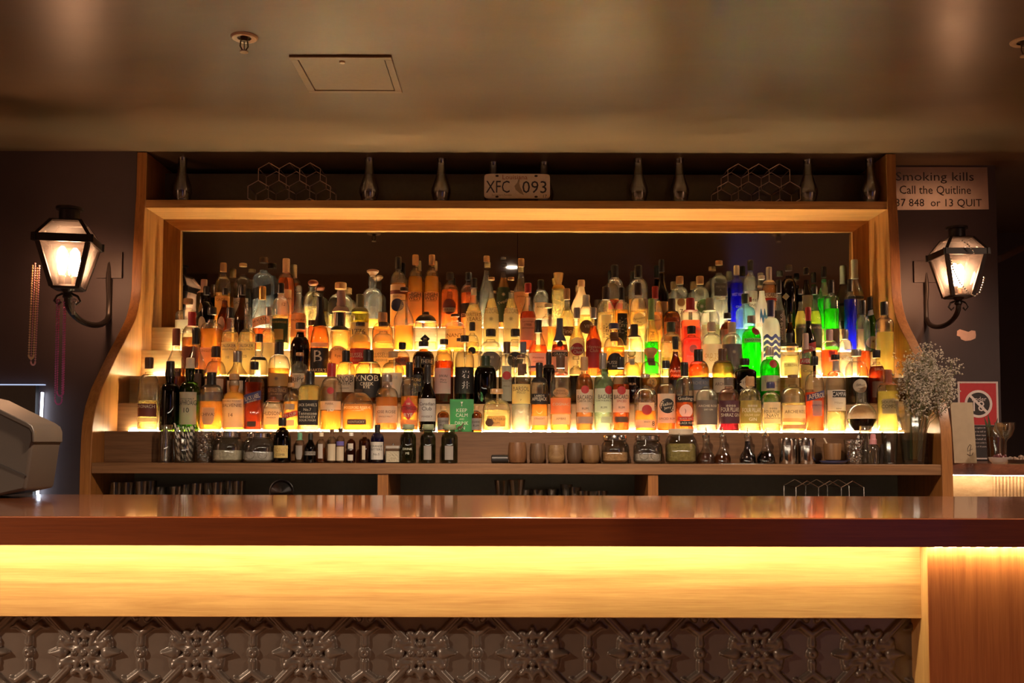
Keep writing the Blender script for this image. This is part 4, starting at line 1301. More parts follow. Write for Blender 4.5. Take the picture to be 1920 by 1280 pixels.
def beads(paths, r, step, mat, label, Y, grp='bead necklaces on the lanterns'):
    """strings of beads hanging as open loops; paths hold (px, py, dy) points"""
    m = MB()
    for pth in paths:
        pts = [at(p[0], p[1], Y + (p[2] if len(p) > 2 else 0)) for p in pth]
        dense = []
        for a, b in zip(pts[:-1], pts[1:]):
            n = max(1, int((b - a).length / step))
            dense += [a.lerp(b, i / n) for i in range(n)]
        m.tube(dense, r * .25, 4)
        for p in dense:
            m.ball(p, r, 6, 4)
    o = m.obj('bead_necklace', mat)
    return tag(o, label, 'necklace', grp)


def loop(x0, x1, y0, y1, lean=0, n=9):
    """px outline of one hanging loop"""
    xc = (x0 + x1) / 2; h = (x1 - x0) / 2
    L = [(x0, y0), (x0 - lean, y1 - h * 1.4)]
    for i in range(1, n):
        u = math.pi * i / n
        L.append((xc - lean - h * math.cos(u), y1 - h * 1.4 + h * 1.4 * math.sin(u)))
    return L + [(x1 - lean, y1 - h * 1.4), (x1, y0)]


GOLDB = plain('gold_beads', (.85, .60, .34), .3, metal=.2)
PINKB = plain('rose_beads', (.75, .38, .40), .3, metal=.1)
PURPB = plain('purple_beads', (.55, .12, .42), .3, metal=.1)
SILVB = plain('silver_beads', (.75, .72, .66), .2, metal=.9)
beads([loop(61, 70, 498, 672, 7)], .0040, .0098, GOLDB, 'gold bead necklace hanging left of the left lantern, shorter loop', 3.79)
beads([loop(66, 74, 494, 684, 8)], .0036, .0092, PINKB, 'rose bead necklace hanging left of the left lantern, longer loop', 3.81)
beads([loop(107, 120, 562, 758, 4), ], .0036, .0092, PURPB, 'purple bead necklace hanging under the left lantern, longest loop', 3.85)
beads([loop(111, 123, 562, 742, 4), ], .0036, .0092, plain('magenta_beads', (.65, .10, .36), .3, metal=.1), 'magenta bead necklace hanging under the left lantern, shorter loop', 3.875)
beads([[(1803, 451), (1814, 458), (1824, 468), (1828, 480)], [(1783, 486), (1787, 505), (1800, 530), (1815, 548), (1828, 555), (1838, 548), (1844, 530), (1846, 515)]], .0038, .0096, SILVB, 'silver bead necklace draped over the right lantern', 4.02)

# ------------------------------------------------------------------ signs and wall marks
PAPER = plain('sign_paper_cream', (.90, .76, .67), .6, bscale=20)
INKS = plain('sign_ink', (.035, .028, .028), .6)
a0, a1 = at(1668, 313, WR - .004), at(1854, 394, WR - .004)
sg = thing('paper_sign', 'cream paper sign about smoking on the wall above right lantern', 'sign', ((a0.x + a1.x) / 2, WR - .004, (a0.z + a1.z) / 2))
hw, hh_ = (a1.x - a0.x) / 2, (a0.z - a1.z) / 2
MB().add([(-hw, 0, -hh_), (hw, 0, -hh_ + .004), (hw - .003, 0, hh_), (-hw, 0, hh_)], [(0, 1, 2, 3)]).obj('sheet', PAPER, sg, solid=.0015)
for txt, cx, cy, h in (('Smoking kills', 1753, 333, 22), ('Call the Quitline', 1754, 357, 19), ('137 848  or 13 QUIT', 1757, 381, 17)):
    p = at(cx, cy, WR - .008)
    flat_text(txt, h * S(WR), INKS, sg, (p.x - sg.location.x, -.0022, p.z - sg.location.z), maxw={22: 148, 19: 135, 17: 170}[h] * S(WR), stretch=True)

yu = WR - .004
b0, b1 = at(1795, 715, yu), at(1874, 861, yu)
us = thing('under_age_sign', 'red and black under age sign on the wall behind the side counter', 'sign', ((b0.x + b1.x) / 2, yu, (b0.z + b1.z) / 2))
bw, bh = (b1.x - b0.x) / 2, (b0.z - b1.z) / 2
MB().box((-bw, -.002, -bh), (bw, .002, bh)).obj('white_board', plain('sign_white_border', (.62, .54, .52), .5), us)
rz_ = at(0, 792, yu).z - us.location.z
MB().box((-bw * .90, -.0032, rz_), (bw * .90, -.0022, bh * .955)).obj('red_field', plain('sign_red', (.50, .035, .045), .5), us)
MB().box((-bw * .90, -.0032, -bh * .955), (bw * .90, -.0022, rz_ - .002)).obj('black_field', plain('sign_black', (.03, .026, .028), .5), us)
cz = at(0, 753, yu).z - us.location.z
rr_ = 26 * S(yu)
def disc(r0, r1, y, n=32):
    v = [(math.cos(2 * math.pi * i / n) * q, y, math.sin(2 * math.pi * i / n) * q) for q in (r0, r1) for i in range(n)]
    return v, [(i, (i + 1) % n, n + (i + 1) % n, n + i) for i in range(n)]
SW = plain('sign_white_print', (.74, .66, .64), .5)
m = MB(); m.add(*disc(.0005, rr_ * .82, -.0038)); m.obj('black_disc', plain('sign_black', (.03, .026, .028), .5), us, loc=(0, 0, cz), smooth=False)
p18 = flat_text('under', 8 * S(yu), SW, us, (.004, -.0044, cz + rr_ * .36), maxw=rr_ * 1.1)
flat_text('18', 19 * S(yu), SW, us, (.002, -.0044, cz - rr_ * .16), maxw=rr_ * 1.0)
m = MB(); m.add(*disc(rr_ * .82, rr_, -.0048)); m.obj('prohibition_ring', SW, us, loc=(0, 0, cz), smooth=False)
m = MB(); m.box((-rr_ * .92, -.0054, -rr_ * .09), (rr_ * .92, -.005, rr_ * .09), Matrix.Rotation(R(45), 4, 'Y')); m.obj('prohibition_bar', SW, us, loc=(0, 0, cz), smooth=False)
for i, s in enumerate(('It is against the', 'law to sell or,', 'to obtain liquor', 'on behalf of,', 'a person under the', 'age of 18 years.')):
    z = rz_ - .014 - i * (.0168)
    flat_text(s, .0085, SW, us, (.004, -.0044, z), maxw=bw * 1.65)

q = at(1812, 628, WR - .002)
pp = [(-17, -8), (-12, -11), (4, -6), (10, -9), (17, -8), (18, 0), (17, 6), (8, 10), (-2, 11), (-10, 8), (-12, 3), (-18, 1)]
tag(MB().prism([(x * S(WR), -y * S(WR)) for x, y in pp], 0, .0015).obj('torn_paint_patch', plain('bare_plaster_pink', (.70, .46, .36), .8), loc=q, smooth=False), 'pinkish torn paint patch on dark wall below right lantern', 'wall mark')
# bright metal rail in the dark recess on the far right
pr0, pr1 = at(1872, 486, 4.6), at(1930, 458, 4.9)
tag(MB().tube([pr0, pr1, at(1990, 430, 5.2)], .016, 12).obj('wall_rail', plain('rail_bronze', (.30, .20, .16), .3, metal=.7)), 'bronze handrail rising in the dark recess at the far right', 'rail')

# ------------------------------------------------------------------ on the top shelf
CHIM = clear('lamp_chimney_glass', (.90, .88, .84), (.60, .56, .50), .03, .06, 2.0)
TS = TOPZ1 + .0005


def chimney(px, top, Y, label):
    p = at(px, 374, Y)
    H = at(px, top, Y).z - TS
    r = 18.5 * S(Y)
    k = H / .19
    pr = [(0, r * .80), (.012 * k, r * .80), (.016 * k, r * .74), (.022 * k, r * .80), (.05 * k, r * 1.0), (.068 * k, r * .98), (.10 * k, r * .70), (.125 * k, r * .50), (.15 * k, r * .44), (H - .002, r * .44), (H, r * .47)]
    inner = [(z, rad - .0018) for z, rad in reversed(pr)]
    t = thing('lamp_chimney', label, 'glass chimney', (p.x, Y, TS), 0, 'glass lamp chimneys on the top shelf')
    MB().lathe(pr + inner, 24, close=(False, False)).obj('chimney_glass', CHIM, t, angle=60)


for px, top, Y, lb in ((341, 292, 4.36, 'clear glass lamp chimney at the left end of the top shelf'),
                   (692, 295, 4.36, 'clear glass lamp chimney right of the left wire rack'),
                   (827, 298, 4.36, 'clear glass lamp chimney between left wire rack and number plate'),
                   (925, 302, 4.42, 'glass lamp chimney behind the left half of the number plate'),
                   (1020, 302, 4.42, 'glass lamp chimney behind the right half of the number plate'),
                   (1197, 298, 4.36, 'clear glass lamp chimney right of the number plate, farther from right rack'),
                   (1274, 298, 4.36, 'clear glass lamp chimney just left of the right wire rack'),
                   (1515, 300, 4.36, 'clear glass lamp chimney just right of the right wire rack'),
                   (1632, 298, 4.34, 'clear glass lamp chimney at the right end of the top shelf')):
    chimney(px, top, Y, lb)

WIRE = plain('copper_brown_wire', (.55, .40, .32), .28, metal=.7)


def hex_rack(x0, z0, Y0, dy, side, rows, label, rz=0.0, wire=.0019, mat=None, org=None):
    """honeycomb bottle rack of wire: the same cell outline in front and behind, joined at every corner"""
    t = thing('wire_bottle_rack', label, 'bottle rack', (x0, Y0, z0), rz, 'honeycomb wire bottle racks')
    wq = side * math.sqrt(3)
    corners, edges = {}, set()
    for j, (n, sh) in enumerate(rows):
        for i in range(n):
            cx, cz = (i + sh) * wq, side + j * side * 1.5
            c = [(cx + side * math.cos(R(90 + 60 * k)), cz + side * math.sin(R(90 + 60 * k))) for k in range(6)]
            key = [(round(a, 4), round(b, 4)) for a, b in c]
            for k in range(6):
                corners[key[k]] = c[k]
                edges.add(tuple(sorted((key[k], key[(k + 1) % 6]))))
    for nm, y in (('front_lattice', 0.0), ('back_lattice', dy)):
        m = MB()
        for a, b in sorted(edges):
            pa, pb = corners[a], corners[b]
            if max(pa[1], pb[1]) < .001: continue
            m.tube([(pa[0], y, max(pa[1], wire)), (pb[0], y, max(pb[1], wire))], wire, 5)
        m.obj(nm, mat or WIRE, t)
    m = MB()
    for k, c in sorted(corners.items()):
        m.tube([(c[0], 0, max(c[1], wire)), (c[0], dy, max(c[1], wire))], wire, 5)
    m.obj('cross_wires', mat or WIRE, t)
    return t


ra = at(480, 374, 4.30)
hex_rack(ra.x, TS, 4.335, .14, .0525, [(4, 0), (3, .5)], 'honeycomb wire rack at the left of the top shelf')
ra = at(1390, 376, 4.30)
hex_rack(ra.x - .05, TS, 4.335, .14, .0525, [(4, 0), (3, .5)], 'honeycomb wire rack at the right of the top shelf')

# number plate
pY = 4.335
pc_ = at(969.5, 349, pY)
pt = thing('licence_plate', 'cream car number plate standing mid top shelf', 'number plate', (pc_.x, pY, pc_.z))
pt.rotation_euler = (R(-5), 0, 0)
pw, ph = 125 * S(pY) / 2, 49 * S(pY) / 2
PLM = plain('plate_cream_enamel', (.72, .61, .52), .35, coat=.2)
MB().rings([(-.001, pw, ph, 12), (.001, pw, ph, 12)], 64).obj('plate_sheet', PLM, pt)
pt.children[0].rotation_euler = (R(90), 0, 0)
rim = MB().tube([(pw * .985 * math.copysign(abs(math.cos(u)) ** (2 / 12), math.cos(u)), -.0015, ph * .965 * math.copysign(abs(math.sin(u)) ** (2 / 12), math.sin(u))) for u in [2 * math.pi * (i + .5) / 64 for i in range(64)]], .0013, 5, closed=True)
rim.obj('raised_rim', PLM, pt)
sp = S(pY)
BL = plain('plate_dark_blue', (.03, .03, .05), .4)
flat_text('XFC', 24 * sp, BL, pt, (-36.5 * sp, -.003, -1.5 * sp), maxw=45 * sp, name='plate_number')
flat_text('093', 24 * sp, BL, pt, (33 * sp, -.003, -2 * sp), maxw=46 * sp)
flat_text('Louisiana', 9 * sp, plain('plate_red', (.36, .09, .06), .5), pt, (-4 * sp, -.003, 17.5 * sp), maxw=56 * sp)
flat_text("Sportsman's Paradise", 4.2 * sp, plain('plate_brown', (.22, .15, .10), .5), pt, (-29 * sp, -.003, -18 * sp), maxw=54 * sp)
flat_text('17', 6 * sp, BL, pt, (53 * sp, -.003, -20 * sp), maxw=9 * sp)
m = MB(); pl_ = [(-4, -5), (-6, 2), (-1, 8), (1, 14), (3, 20), (4, 13), (3, 7), (5, 0), (8, -6), (12, -16), (4, -12)]
m.add([((x + 1) * sp, -.0028, (y - 2) * sp) for x, y in pl_], [tuple(range(len(pl_)))]); m.obj('pelican_picture', plain('plate_tan', (.34, .26, .19), .5), pt, smooth=False)
for x, z in ((-38, 20), (36, 20), (-38, -21), (36, -21)):
    MB().rings([(-.0008, 3.2 * sp, 1.9 * sp, 2), (.0008, 3.2 * sp, 1.9 * sp, 2)], 12).obj('bolt_hole', plain('hole_dark', (.02, .016, .014), .6), pt, loc=(x * sp, -.002, z * sp)).rotation_euler = (R(90), 0, 0)

# ------------------------------------------------------------------ ledge in front of the steps
LZ = SHELF_Z + .0004
LY = 3.826
ls = S(LY)
JAR = glass('j')
STEEL = plain('polished_steel', (.62, .60, .57), .16, metal=1.0)
BLKP = plain('black_plastic', (.02, .018, .018), .4)


def lx(px): return at(px, 866, LY).x
def lh(py, px=960): return at(px, py, LY).z - LZ


def open_glass(pr, wall=.0016):
    return pr + [(max(z, .004 if i == len(pr) - 1 else z), max(r - wall, .001)) for i, (z, r) in enumerate(reversed(pr))]


def tumbler(name, px, wpx, top, label, cat, group=None, taper=.9, facets=24, Y=LY, base=None, mat=None, foot=.006, z=None):
    r = wpx * S(Y) / 2
    zb = LZ if z is None else z
    H = at(px, top, Y).z - zb
    t = thing(name, label, cat, (at(px, 866, Y).x, Y, zb), 0, group)
    out = [(0, r * taper), (H, r)]
    pr = [(0, r * taper * .96), (.002, r * taper), (H - .001, r), (H, r - .0006), (H - .001, r - .0018), (foot, r * taper - .0022), (foot, .0005)]
    MB().lathe(pr, facets, close=(True, False)).obj('glass_body', mat or JAR, t, angle=40 if facets > 14 else 10)
    return t, r, H


STRAWW = plain('straw_white', (.72, .68, .62), .6)


def straw_material():
    m, t, out = nt('black_white_spiral_straw')
    b = N(t, 'BsdfPrincipled', Roughness=.5)
    tc = N(t, 'TexCoord'); wv = N(t, 'TexWave', Scale=24.0)
    wv.bands_direction = 'DIAGONAL'
    t.links.new(tc.outputs['Object'], wv.inputs['Vector'])
    r = N(t, 'ValToRGB'); r.color_ramp.interpolation = 'CONSTANT'
    r.color_ramp.elements[0].color = (.02, .018, .018, 1); r.color_ramp.elements[1].color = (.72, .68, .62, 1); r.color_ramp.elements[1].position = .5
    t.links.new(wv.outputs[1], r.inputs[0]); t.links.new(r.outputs[0], b.inputs['Base Color'])
    t.links.new(b.outputs[0], out.inputs[0])
    return m


STRAW = straw_material()


def straw(x, y, z, dx, dy, L, label, group, r=.0030):
    d = Vector((dx, dy, 1)).normalized()
    k = random.random() * .3
    o = MB().tube([tuple(d * k), tuple(d * (k + L))], r, 8).obj('paper_straw', STRAW, loc=Vector((x, y, z)) - d * k)
    return tag(o, label, 'straw', group)


# tall tube with steel inside, glass of straws, cut-glass tumbler
t, r, H = tumbler('glass_cylinder', 309.5, 25, 796, 'tall clear glass cylinder at the left end of the ledge', 'glass vase', taper=1.0)
MB().lathe([(-.0002, r * 1.16), (.004, r * 1.16), (.005, r * 1.02)], 24).obj('foot_ring', JAR, t)
tag(MB().lathe([(0, .010), (.001, .0125), (.118, .0125), (.120, .011)], 16).obj('steel_tube', STEEL, loc=(t.location.x, LY, LZ + .0066)), 'brushed steel tube standing inside the tall glass cylinder', 'tube')
t, r, H = tumbler('straw_glass', 345, 43, 822, 'clear glass tumbler packed with black and white straws', 'glass', taper=.88)
k = 0
for ring, n, tl in ((.30, 5, .10), (.66, 12, .24)):
    for i in range(n):
        a = 2 * math.pi * i / n + ring
        x, y = math.cos(a) * r * ring * .9, math.sin(a) * r * ring * .9
        straw(t.location.x + x, LY + y, LZ + .007, tl * math.cos(a) * .35, tl * math.sin(a) * .25, .125 + random.random() * .02, 'black and white striped paper straw in the packed tumbler', 'paper straws in the packed tumbler')
        k += 1


def cut_material():
    m, t, out = nt('cut_crystal')
    g = N(t, 'BsdfGlossy', Roughness=.08); tr = N(t, 'BsdfTransparent'); tr.inputs[0].default_value = (.84, .81, .76, 1)
    tc = N(t, 'TexCoord'); vo = N(t, 'TexVoronoi', Scale=110.0)
    t.links.new(tc.outputs['Object'], vo.inputs['Vector'])
    bp = N(t, 'Bump', Strength=.9, Distance=.004)
    t.links.new(vo.outputs[0], bp.inputs['Height']); t.links.new(bp.outputs[0], g.inputs['Normal'])
    mx = N(t, 'MixShader'); mx.inputs[0].default_value = .26
    t.links.new(tr.outputs[0], mx.inputs[1]); t.links.new(g.outputs[0], mx.inputs[2]); t.links.new(mx.outputs[0], out.inputs[0])
    return m


CUT = cut_material()
tumbler('crystal_glass', 383, 38, 806, 'cut crystal glass flared at the rim beside the straws', 'glass', taper=.72, mat=CUT, facets=24)


# clamp jars
def jar(px, wpx, top, label, fill, fillcol, lid='steel', rings_in=False):
    r = wpx * ls / 2
    H = lh(top)
    t = thing('preserving_jar', label, 'jar', (lx(px), LY, LZ), 0, 'preserving jars on the ledge')
    dep = min(1, .053 / r)
    hb = H * .80
    q = [(0, .82, 3), (.003, .93, 3), (.010, 1.0, 3), (hb * .74, 1.0, 3), (hb * .86, .96, 2.6), (hb * .95, .86, 2.3), (hb, .80, 2)]
    MB().rings([(z, r * k, r * k * dep, n) for z, k, n in q], 28).obj('jar_glass', JAR, t)
    if fill:
        zf = hb * fill
        qq = [(.006, .74, 3), (.012, .93, 3), (min(zf, hb * .62), .93, 3)] + ([(zf, .80, 2.6)] if zf > hb * .66 else [])
        MB().rings([(z, r * k, r * k * dep, n) for z, k, n in qq], 24).obj('jar_contents', plain('contents_' + fillcol, SOL.get(fillcol, (.4, .36, .3)), .6, trans=.3, bump=1.0, bscale=110, vary=.6), t)
    lm = STEEL if lid == 'steel' else plain('pale_wood_lid', (.55, .46, .34), .5)
    lo = MB().lathe([(hb + .0005, r * .82 * dep), (hb + .002, r * .90 * dep), (H - .003, r * .90 * dep), (H, r * .86 * dep)], 28).obj('lid', lm, t)
    m = MB()
    m.tube([(r * .90 * math.cos(u), r * .90 * dep * math.sin(u), hb + .004) for u in [2 * math.pi * i / 24 for i in range(24)]], .0013, 5, closed=True)
    m.tube([(-r * .25, -r * .9 * dep, hb - .018), (-r * .25, -r * .93 * dep, hb + .004), (-r * .18, -r * .5 * dep, H + .0015), (-r * .18, r * .5 * dep, H + .0015)], .0013, 5)
    m.obj('clamp_wire', STEEL, t)
    m = MB()
    for s in (-.38, .42):
        m.tube([(r * s + r * .30 * math.cos(u), -r * dep * .985 - .001, hb * .36 + r * .30 * math.sin(u)) for u in [2 * math.pi * i / 20 for i in range(20)]], .0012, 5, closed=True)
    if rings_in:
        m.obj('embossed_rings', JAR, t)
    return t


jar(428, 55, 810, 'clear glass clamp jar left of its twin, pale contents', .50, 'cr', rings_in=False)
jar(486, 57, 812, 'clear glass clamp jar with embossed rings beside the yellow-labelled bottle', 0.45, 'pw', rings_in=True)
jar(1153, 50, 815, 'clear glass clamp jar nearest the wooden cups, dried fruit inside', .5, 't', rings_in=False)
jar(1214, 52, 815, 'clear glass clamp jar with embossed rings next to the herb jar', .42, 'gy2', rings_in=True)
jar(1277, 57, 803, 'large clamp jar of dried green herbs with pale wooden lid', .72, 'ol', lid='wood')

# small bottles on the ledge, through the bottle builder
SMALL = '''
530|33|784|jug|k|dk 815|k 800|y 836 859 .8|HONEY@844,8,am2;COMB@853,4,n|dark bottle with yellow label and tall neck on the ledge
563|18|812|std|c|cl 845|gr4 826|s:gy 836 862 .7||small clear bottle with green cap and silver label
583|22|813|cone|k|dk 838|k 825|gy 847 854 .95|BITTERS@850,4,k|dark dropper bottle with narrow grey label band
603|18|812|std|c|or 840|cr 819|gy2 833 860 .5||small amber bottle with cream cap, beside the dark dropper
623|17|806|std|c|cl 830|n 815|cr 833 864 .9||narrow clear bottle of white powder with dark cap
639|16|804|std|c|cl 826|k 810|bl2 828 836 .9;cr 838 864 .9||narrow bottle of white powder with violet top
659|17|812|std|b|or 840|w 818|pw 832 842 .6;pw 853 864 .6||small brown bottle with white cap and two pale labels
684|21|810|tall|b|am 832|n 816|cr 836 862 .3||tall brown bottle with dark screw cap on the ledge
708|25|797|dome|u|dk 828|k 813|w 829 862 .95|ORANGE@837,4,k;BITTERS@843,4,k;No.5@852,4,k|dark blue dropper bottle with white label
766|30|796|milk|g2|cl 850|gs3 806||DRINK@842,4,gc;ME@850,4,gc|open green glass milk bottle, first of three in front
803|29|796|milk|g2|cl 850|gs3 806|gy 836 862 .5||open green glass milk bottle, middle one of three in front
843|32|796|milk|g2|cl 850|gs3 806|gy 836 862 .5||open green glass milk bottle, nearest the bare ledge
'''
SOL.update({'gr4': (.16, .42, .26), 'bl2': (.18, .16, .55), 'gs3': (.30, .36, .22)})
GLASS['g2'] = ('milk_bottle_green_glass', (.42, .50, .34), (.14, .18, .10), .05)
for ln in SMALL.strip().split('\n'):
    cx, w_, top, style, gk, liq, cap, labs, txts, desc = [a.strip() for a in ln.split('|')]
    cx, w_, top = float(cx), float(w_), float(top)
    zof = lambda py: lh(py)
    a, p = liq.split(); lq = (a, lh(float(p)))
    a, p = cap.split(); ck, zc = a, lh(float(p))
    L = []
    for s in [q for q in labs.split(';') if q.strip()]:
        kind = 'r'
        if ':' in s: kind, s = s.split(':')
        q = s.split()
        L.append((kind, q[0], lh(float(q[2])), lh(float(q[1])), float(q[3]), 0))
    T = []
    for s in [q for q in txts.split(';') if q.strip()]:
        tt, q = s.rsplit('@', 1); q = q.split(',')
        T.append((tt, lh(float(q[0])), float(q[1]) * ls, q[2], 0, 0))
    make_bottle('small_bottle', lx(cx), LY - (.012 if w_ < 40 else 0), LZ, w_ * ls / 2 * .97, lh(top), style, gk, lq, ck, zc, L, T, desc, 'small bottles on the ledge', ls)

# little square jar
t = thing('square_jar', 'small square glass jar with pale contents and lid knob', 'jar', (lx(737), LY, LZ))
r = 14 * ls
MB().rings([(0, r * .9, r * .9, 8), (.003, r, r, 8), (lh(841), r, r, 8)], 28).obj('jar_glass', JAR, t)
MB().rings([(.004, r * .9, r * .9, 8), (lh(846), r * .9, r * .9, 8)], 28).obj('jar_contents', plain('pale_salt', (.70, .64, .50), .8, bump=.8, bscale=150, vary=.3), t)
MB().rings([(lh(841) + .0004, r * .96, r * .96, 8), (lh(836), r * .96, r * .96, 8)], 28).obj('lid', plain('lid_grey', (.4, .37, .33), .4), t)
MB().ball((0, 0, lh(833.5)), .005, 10, 6).obj('lid_knob', STEEL, t)

# muddler lying down, wooden cups
mx0, mx1 = lx(921), lx(957)
t = thing('muddler', 'black muddler lying on the bare ledge beside the wooden cups', 'muddler', (mx0, LY + .01, LZ + .0165))
MB().lathe([(0, .012), (.003, .016), (.05, .0165), (.066, .0155)], 18).obj('muddler_head', BLKP, t).rotation_euler = (0, R(90), 0)
MB().lathe([(.066, .0152), (.071, .0152), (.0715, .010)], 18).obj('muddler_collar', STEEL, t).rotation_euler = (0, R(90), 0)
for nm, px, w_, top, c1, c2, lb in (('a', 970, 36, 829, (0.216, 0.102, 0.042), (0.120, 0.051, 0.018), 'reddish wooden cup nearest the muddler'),
                            ('b', 1008, 31, 831, (0.156, 0.090, 0.042), (0.072, 0.036, 0.018), 'darkly streaked wooden cup, second from the muddler'),
                            ('c', 1043, 33, 834, (0.276, 0.174, 0.078), (0.168, 0.090, 0.036), 'pale round wooden cup with ringed grain, middle of the row'),
                            ('d', 1077, 29, 830, (0.108, 0.066, 0.036), (0.060, 0.030, 0.015), 'dark brown wooden cup between two paler cups'),
                            ('e', 1108, 34, 834, (0.228, 0.132, 0.054), (0.132, 0.066, 0.024), 'wide tan wooden cup beside the clamp jar')):
    r = w_ * ls / 2
    H = lh(top)
    pr = [(0, r * .62), (.004, r * .80), (H * .25, r * .98), (H * .5, r), (H * .85, r * .93), (H, r * .86), (H - .001, r * .78), (H * .3, r * .82), (.01, r * .5), (.009, .0005)]
    o = MB().lathe(pr, 28, close=(True, False)).obj('wooden_cup', wood('turned_wood_' + nm, c1, c2, 'Z' if nm != 'c' else 'X', .5), loc=(lx(px), LY - .005, LZ))
    tag(o, lb, 'cup', 'turned wooden cups on the ledge')
o = MB().lathe([(0, .022), (.004, .030), (.06, .034), (.0665, .031), (.065, .028), (.01, .02), (.009, .0005)], 28, close=(True, False)).obj('wooden_cup', wood('turned_wood_f', (0.240, 0.120, 0.042), (0.156, 0.072, 0.024), 'Z', .5), loc=(lx(1561), LY, LZ + .0125))
tag(o, 'orange-brown wooden cup standing on the blue plate', 'cup', 'turned wooden cups on the ledge')
for dx, L in ((-.060, .068), (-.046, .072)):
    tag(MB().tube([(0, 0, 0), (.018, -.004, -L * .55)], .0013, 6).obj('wooden_pick', plain('pick_wood', (.66, .56, .42), .6), loc=(lx(1561) + dx * .25 - .022, LY - .012, LZ + .099)), ('wooden pick leaning in the orange-brown cup, ' + ('left one' if dx < -.05 else 'right one')), 'pick', 'wooden picks')
t = thing('blue_plate', 'small blue plate under the orange-brown wooden cup', 'plate', (lx(1562), LY - .002, LZ + .0004))
MB().lathe([(0, .035), (.003, .045), (.011, .0525), (.012, .053), (.0115, .051), (.005, .044), (.004, .0005)], 32, close=(True, False)).obj('plate_body', plain('blue_glaze', (.09, .11, .26), .3, coat=.4), t)


# oil cruets and canisters
def cruet(px, w_, top, liqk, zf, label):
    r = w_ * ls / 2
    H = lh(top)
    t = thing('oil_cruet', label, 'cruet', (lx(px), LY, LZ), 0, 'glass oil cruets with pour spouts')
    prof = [(0, r * .80), (.003, r * .95), (H * .12, r), (H * .22, r * .92), (H * .36, r * .52), (H * .48, r * .36), (H * .70, r * .33), (H * .72, r * .42), (H * .74, r * .42)]
    MB().lathe(prof, 24).obj('cruet_glass', JAR, t)
    zz = H * zf
    pi = [(z, a * .92) for z, a in prof if z < zz] + [(zz, np.interp(zz, [p[0] for p in prof], [p[1] for p in prof]) * .9)]
    MB().lathe([(z + (.003 if i == 0 else 0), a) for i, (z, a) in enumerate(pi)], 20).obj('oil', liquid(liqk), t)
    MB().lathe([(H * .74 + .0003, r * .40), (H * .78, r * .42), (H * .82, r * .22), (H * .86, r * .15), (H, r * .05)], 14).obj('pour_spout', STEEL, t)


cruet(1324, 34, 800, 'da', .30, 'glass oil cruet of brown oil beside the herb jar')
cruet(1355, 31, 800, 'da', .26, 'glass oil cruet with tall clear neck, second from the herb jar')
cruet(1402, 31, 800, 'dk', .62, 'glass cruet nearly full of dark liquid, left of its twin')
cruet(1436, 34, 800, 'dk', .34, 'glass cruet of dark liquid nearest the steel canisters')
tag(MB().box((lx(1343), LY - .055, LZ - .0002), (lx(1426), LY - .043, LZ + .002)).obj('steel_ruler', STEEL, bevel=.0004), 'thin steel strip lying in front of the cruets', 'strip')
for px, lb in ((1477, 'round steel canister next to the dark cruet'), (1513, 'round steel canister next to the blue plate')):
    r = 17 * ls
    t = thing('steel_canister', lb, 'canister', (lx(px), LY, LZ), 0, 'steel canisters on the ledge')
    MB().lathe([(0, r * .86), (.003, r * .9), (lh(834), r * .92)], 28).obj('canister_body', STEEL, t)
    MB().lathe([(lh(834) + .0004, r), (lh(823), r), (lh(820), r * .95), (lh(819.5), r * .4)], 28).obj('lid', STEEL, t)

# right end of the ledge
t, r, H = tumbler('crystal_glass', 1602, 38, 824, 'cut crystal tumbler holding a single striped straw', 'glass', taper=.82, mat=CUT)
straw(t.location.x - .012, LY, LZ + .0075, .30, 0, .122, 'black and white striped straw leaning in the crystal tumbler', 'single straws', .0042)
t = thing('spray_bottle', 'tiny clear spray bottle with pink cap', 'spray bottle', (lx(1632), LY - .032, LZ))
r = 10.5 * ls
MB().lathe([(0, r * .9), (.002, r), (lh(838), r), (lh(833), r * .8), (lh(831), r * .5)], 20).obj('bottle_glass', JAR, t)
MB().lathe([(.003, r * .86), (lh(842), r * .86)], 18).obj('liquid', liquid('cl'), t)
MB().lathe([(lh(831), r * .62), (lh(822), r * .62), (lh(821), r * .48), (lh(813), r * .45), (lh(812), r * .3)], 18).obj('pink_cap', plain('pink_plastic', (.62, .28, .30), .4), t)
tumbler('stemless_glass', 1624, 22, 798, 'upright clear tube glass behind the spray bottle', 'glass', taper=1.0, Y=LY + .03)
tumbler('tall_glass', 1669, 30, 808, 'clear highball glass left of the flower vase', 'glass', taper=.82, facets=12)
tag(MB().box((-.006, -.004, 0), (.006, .004, .075), Matrix.Rotation(R(5), 4, 'Y')).obj('dark_stick', plain('dark_stick_wood', (.035, .022, .016), .5), loc=(lx(1652), LY + .0, LZ + .001), bevel=.001), 'dark wooden stick standing left of the highball glass', 'stick')

# green card
p0, p1 = at(843.5, 748, 3.925), at(888, 809, 3.925)
t = thing('message_card', 'green card with white capitals standing on the lowest step', 'card', ((p0.x + p1.x) / 2, 3.925, STEP_Z[0]))
cw, chh = (p1.x - p0.x) / 2, p0.z - STEP_Z[0]
MB().box((-cw, 0, .0003), (cw, .012, chh)).obj('card_board', plain('card_green', (.07, .36, .12), .5, trans=.3), t, bevel=.001)
WTX = plain('card_white_ink', (.80, .80, .70), .5)
cs_ = S(3.925)
for s, py, h, mw in (('KEEP', 769, 6.5, 21), ('CALM', 778, 6.5, 22), ('AND', 785.5, 3.2, 9), ('DRINK', 793, 6.5, 25), ('ON', 802, 6, 12)):
    flat_text(s, h * cs_, WTX, t, (0, -.0006, at(866, py, 3.925).z - STEP_Z[0]), maxw=mw * cs_)
m = MB(); gl_ = [(-2.2, 4), (2.2, 4), (.4, 0), (.4, -3), (1.6, -4), (-1.6, -4), (-.4, -3), (-.4, 0)]
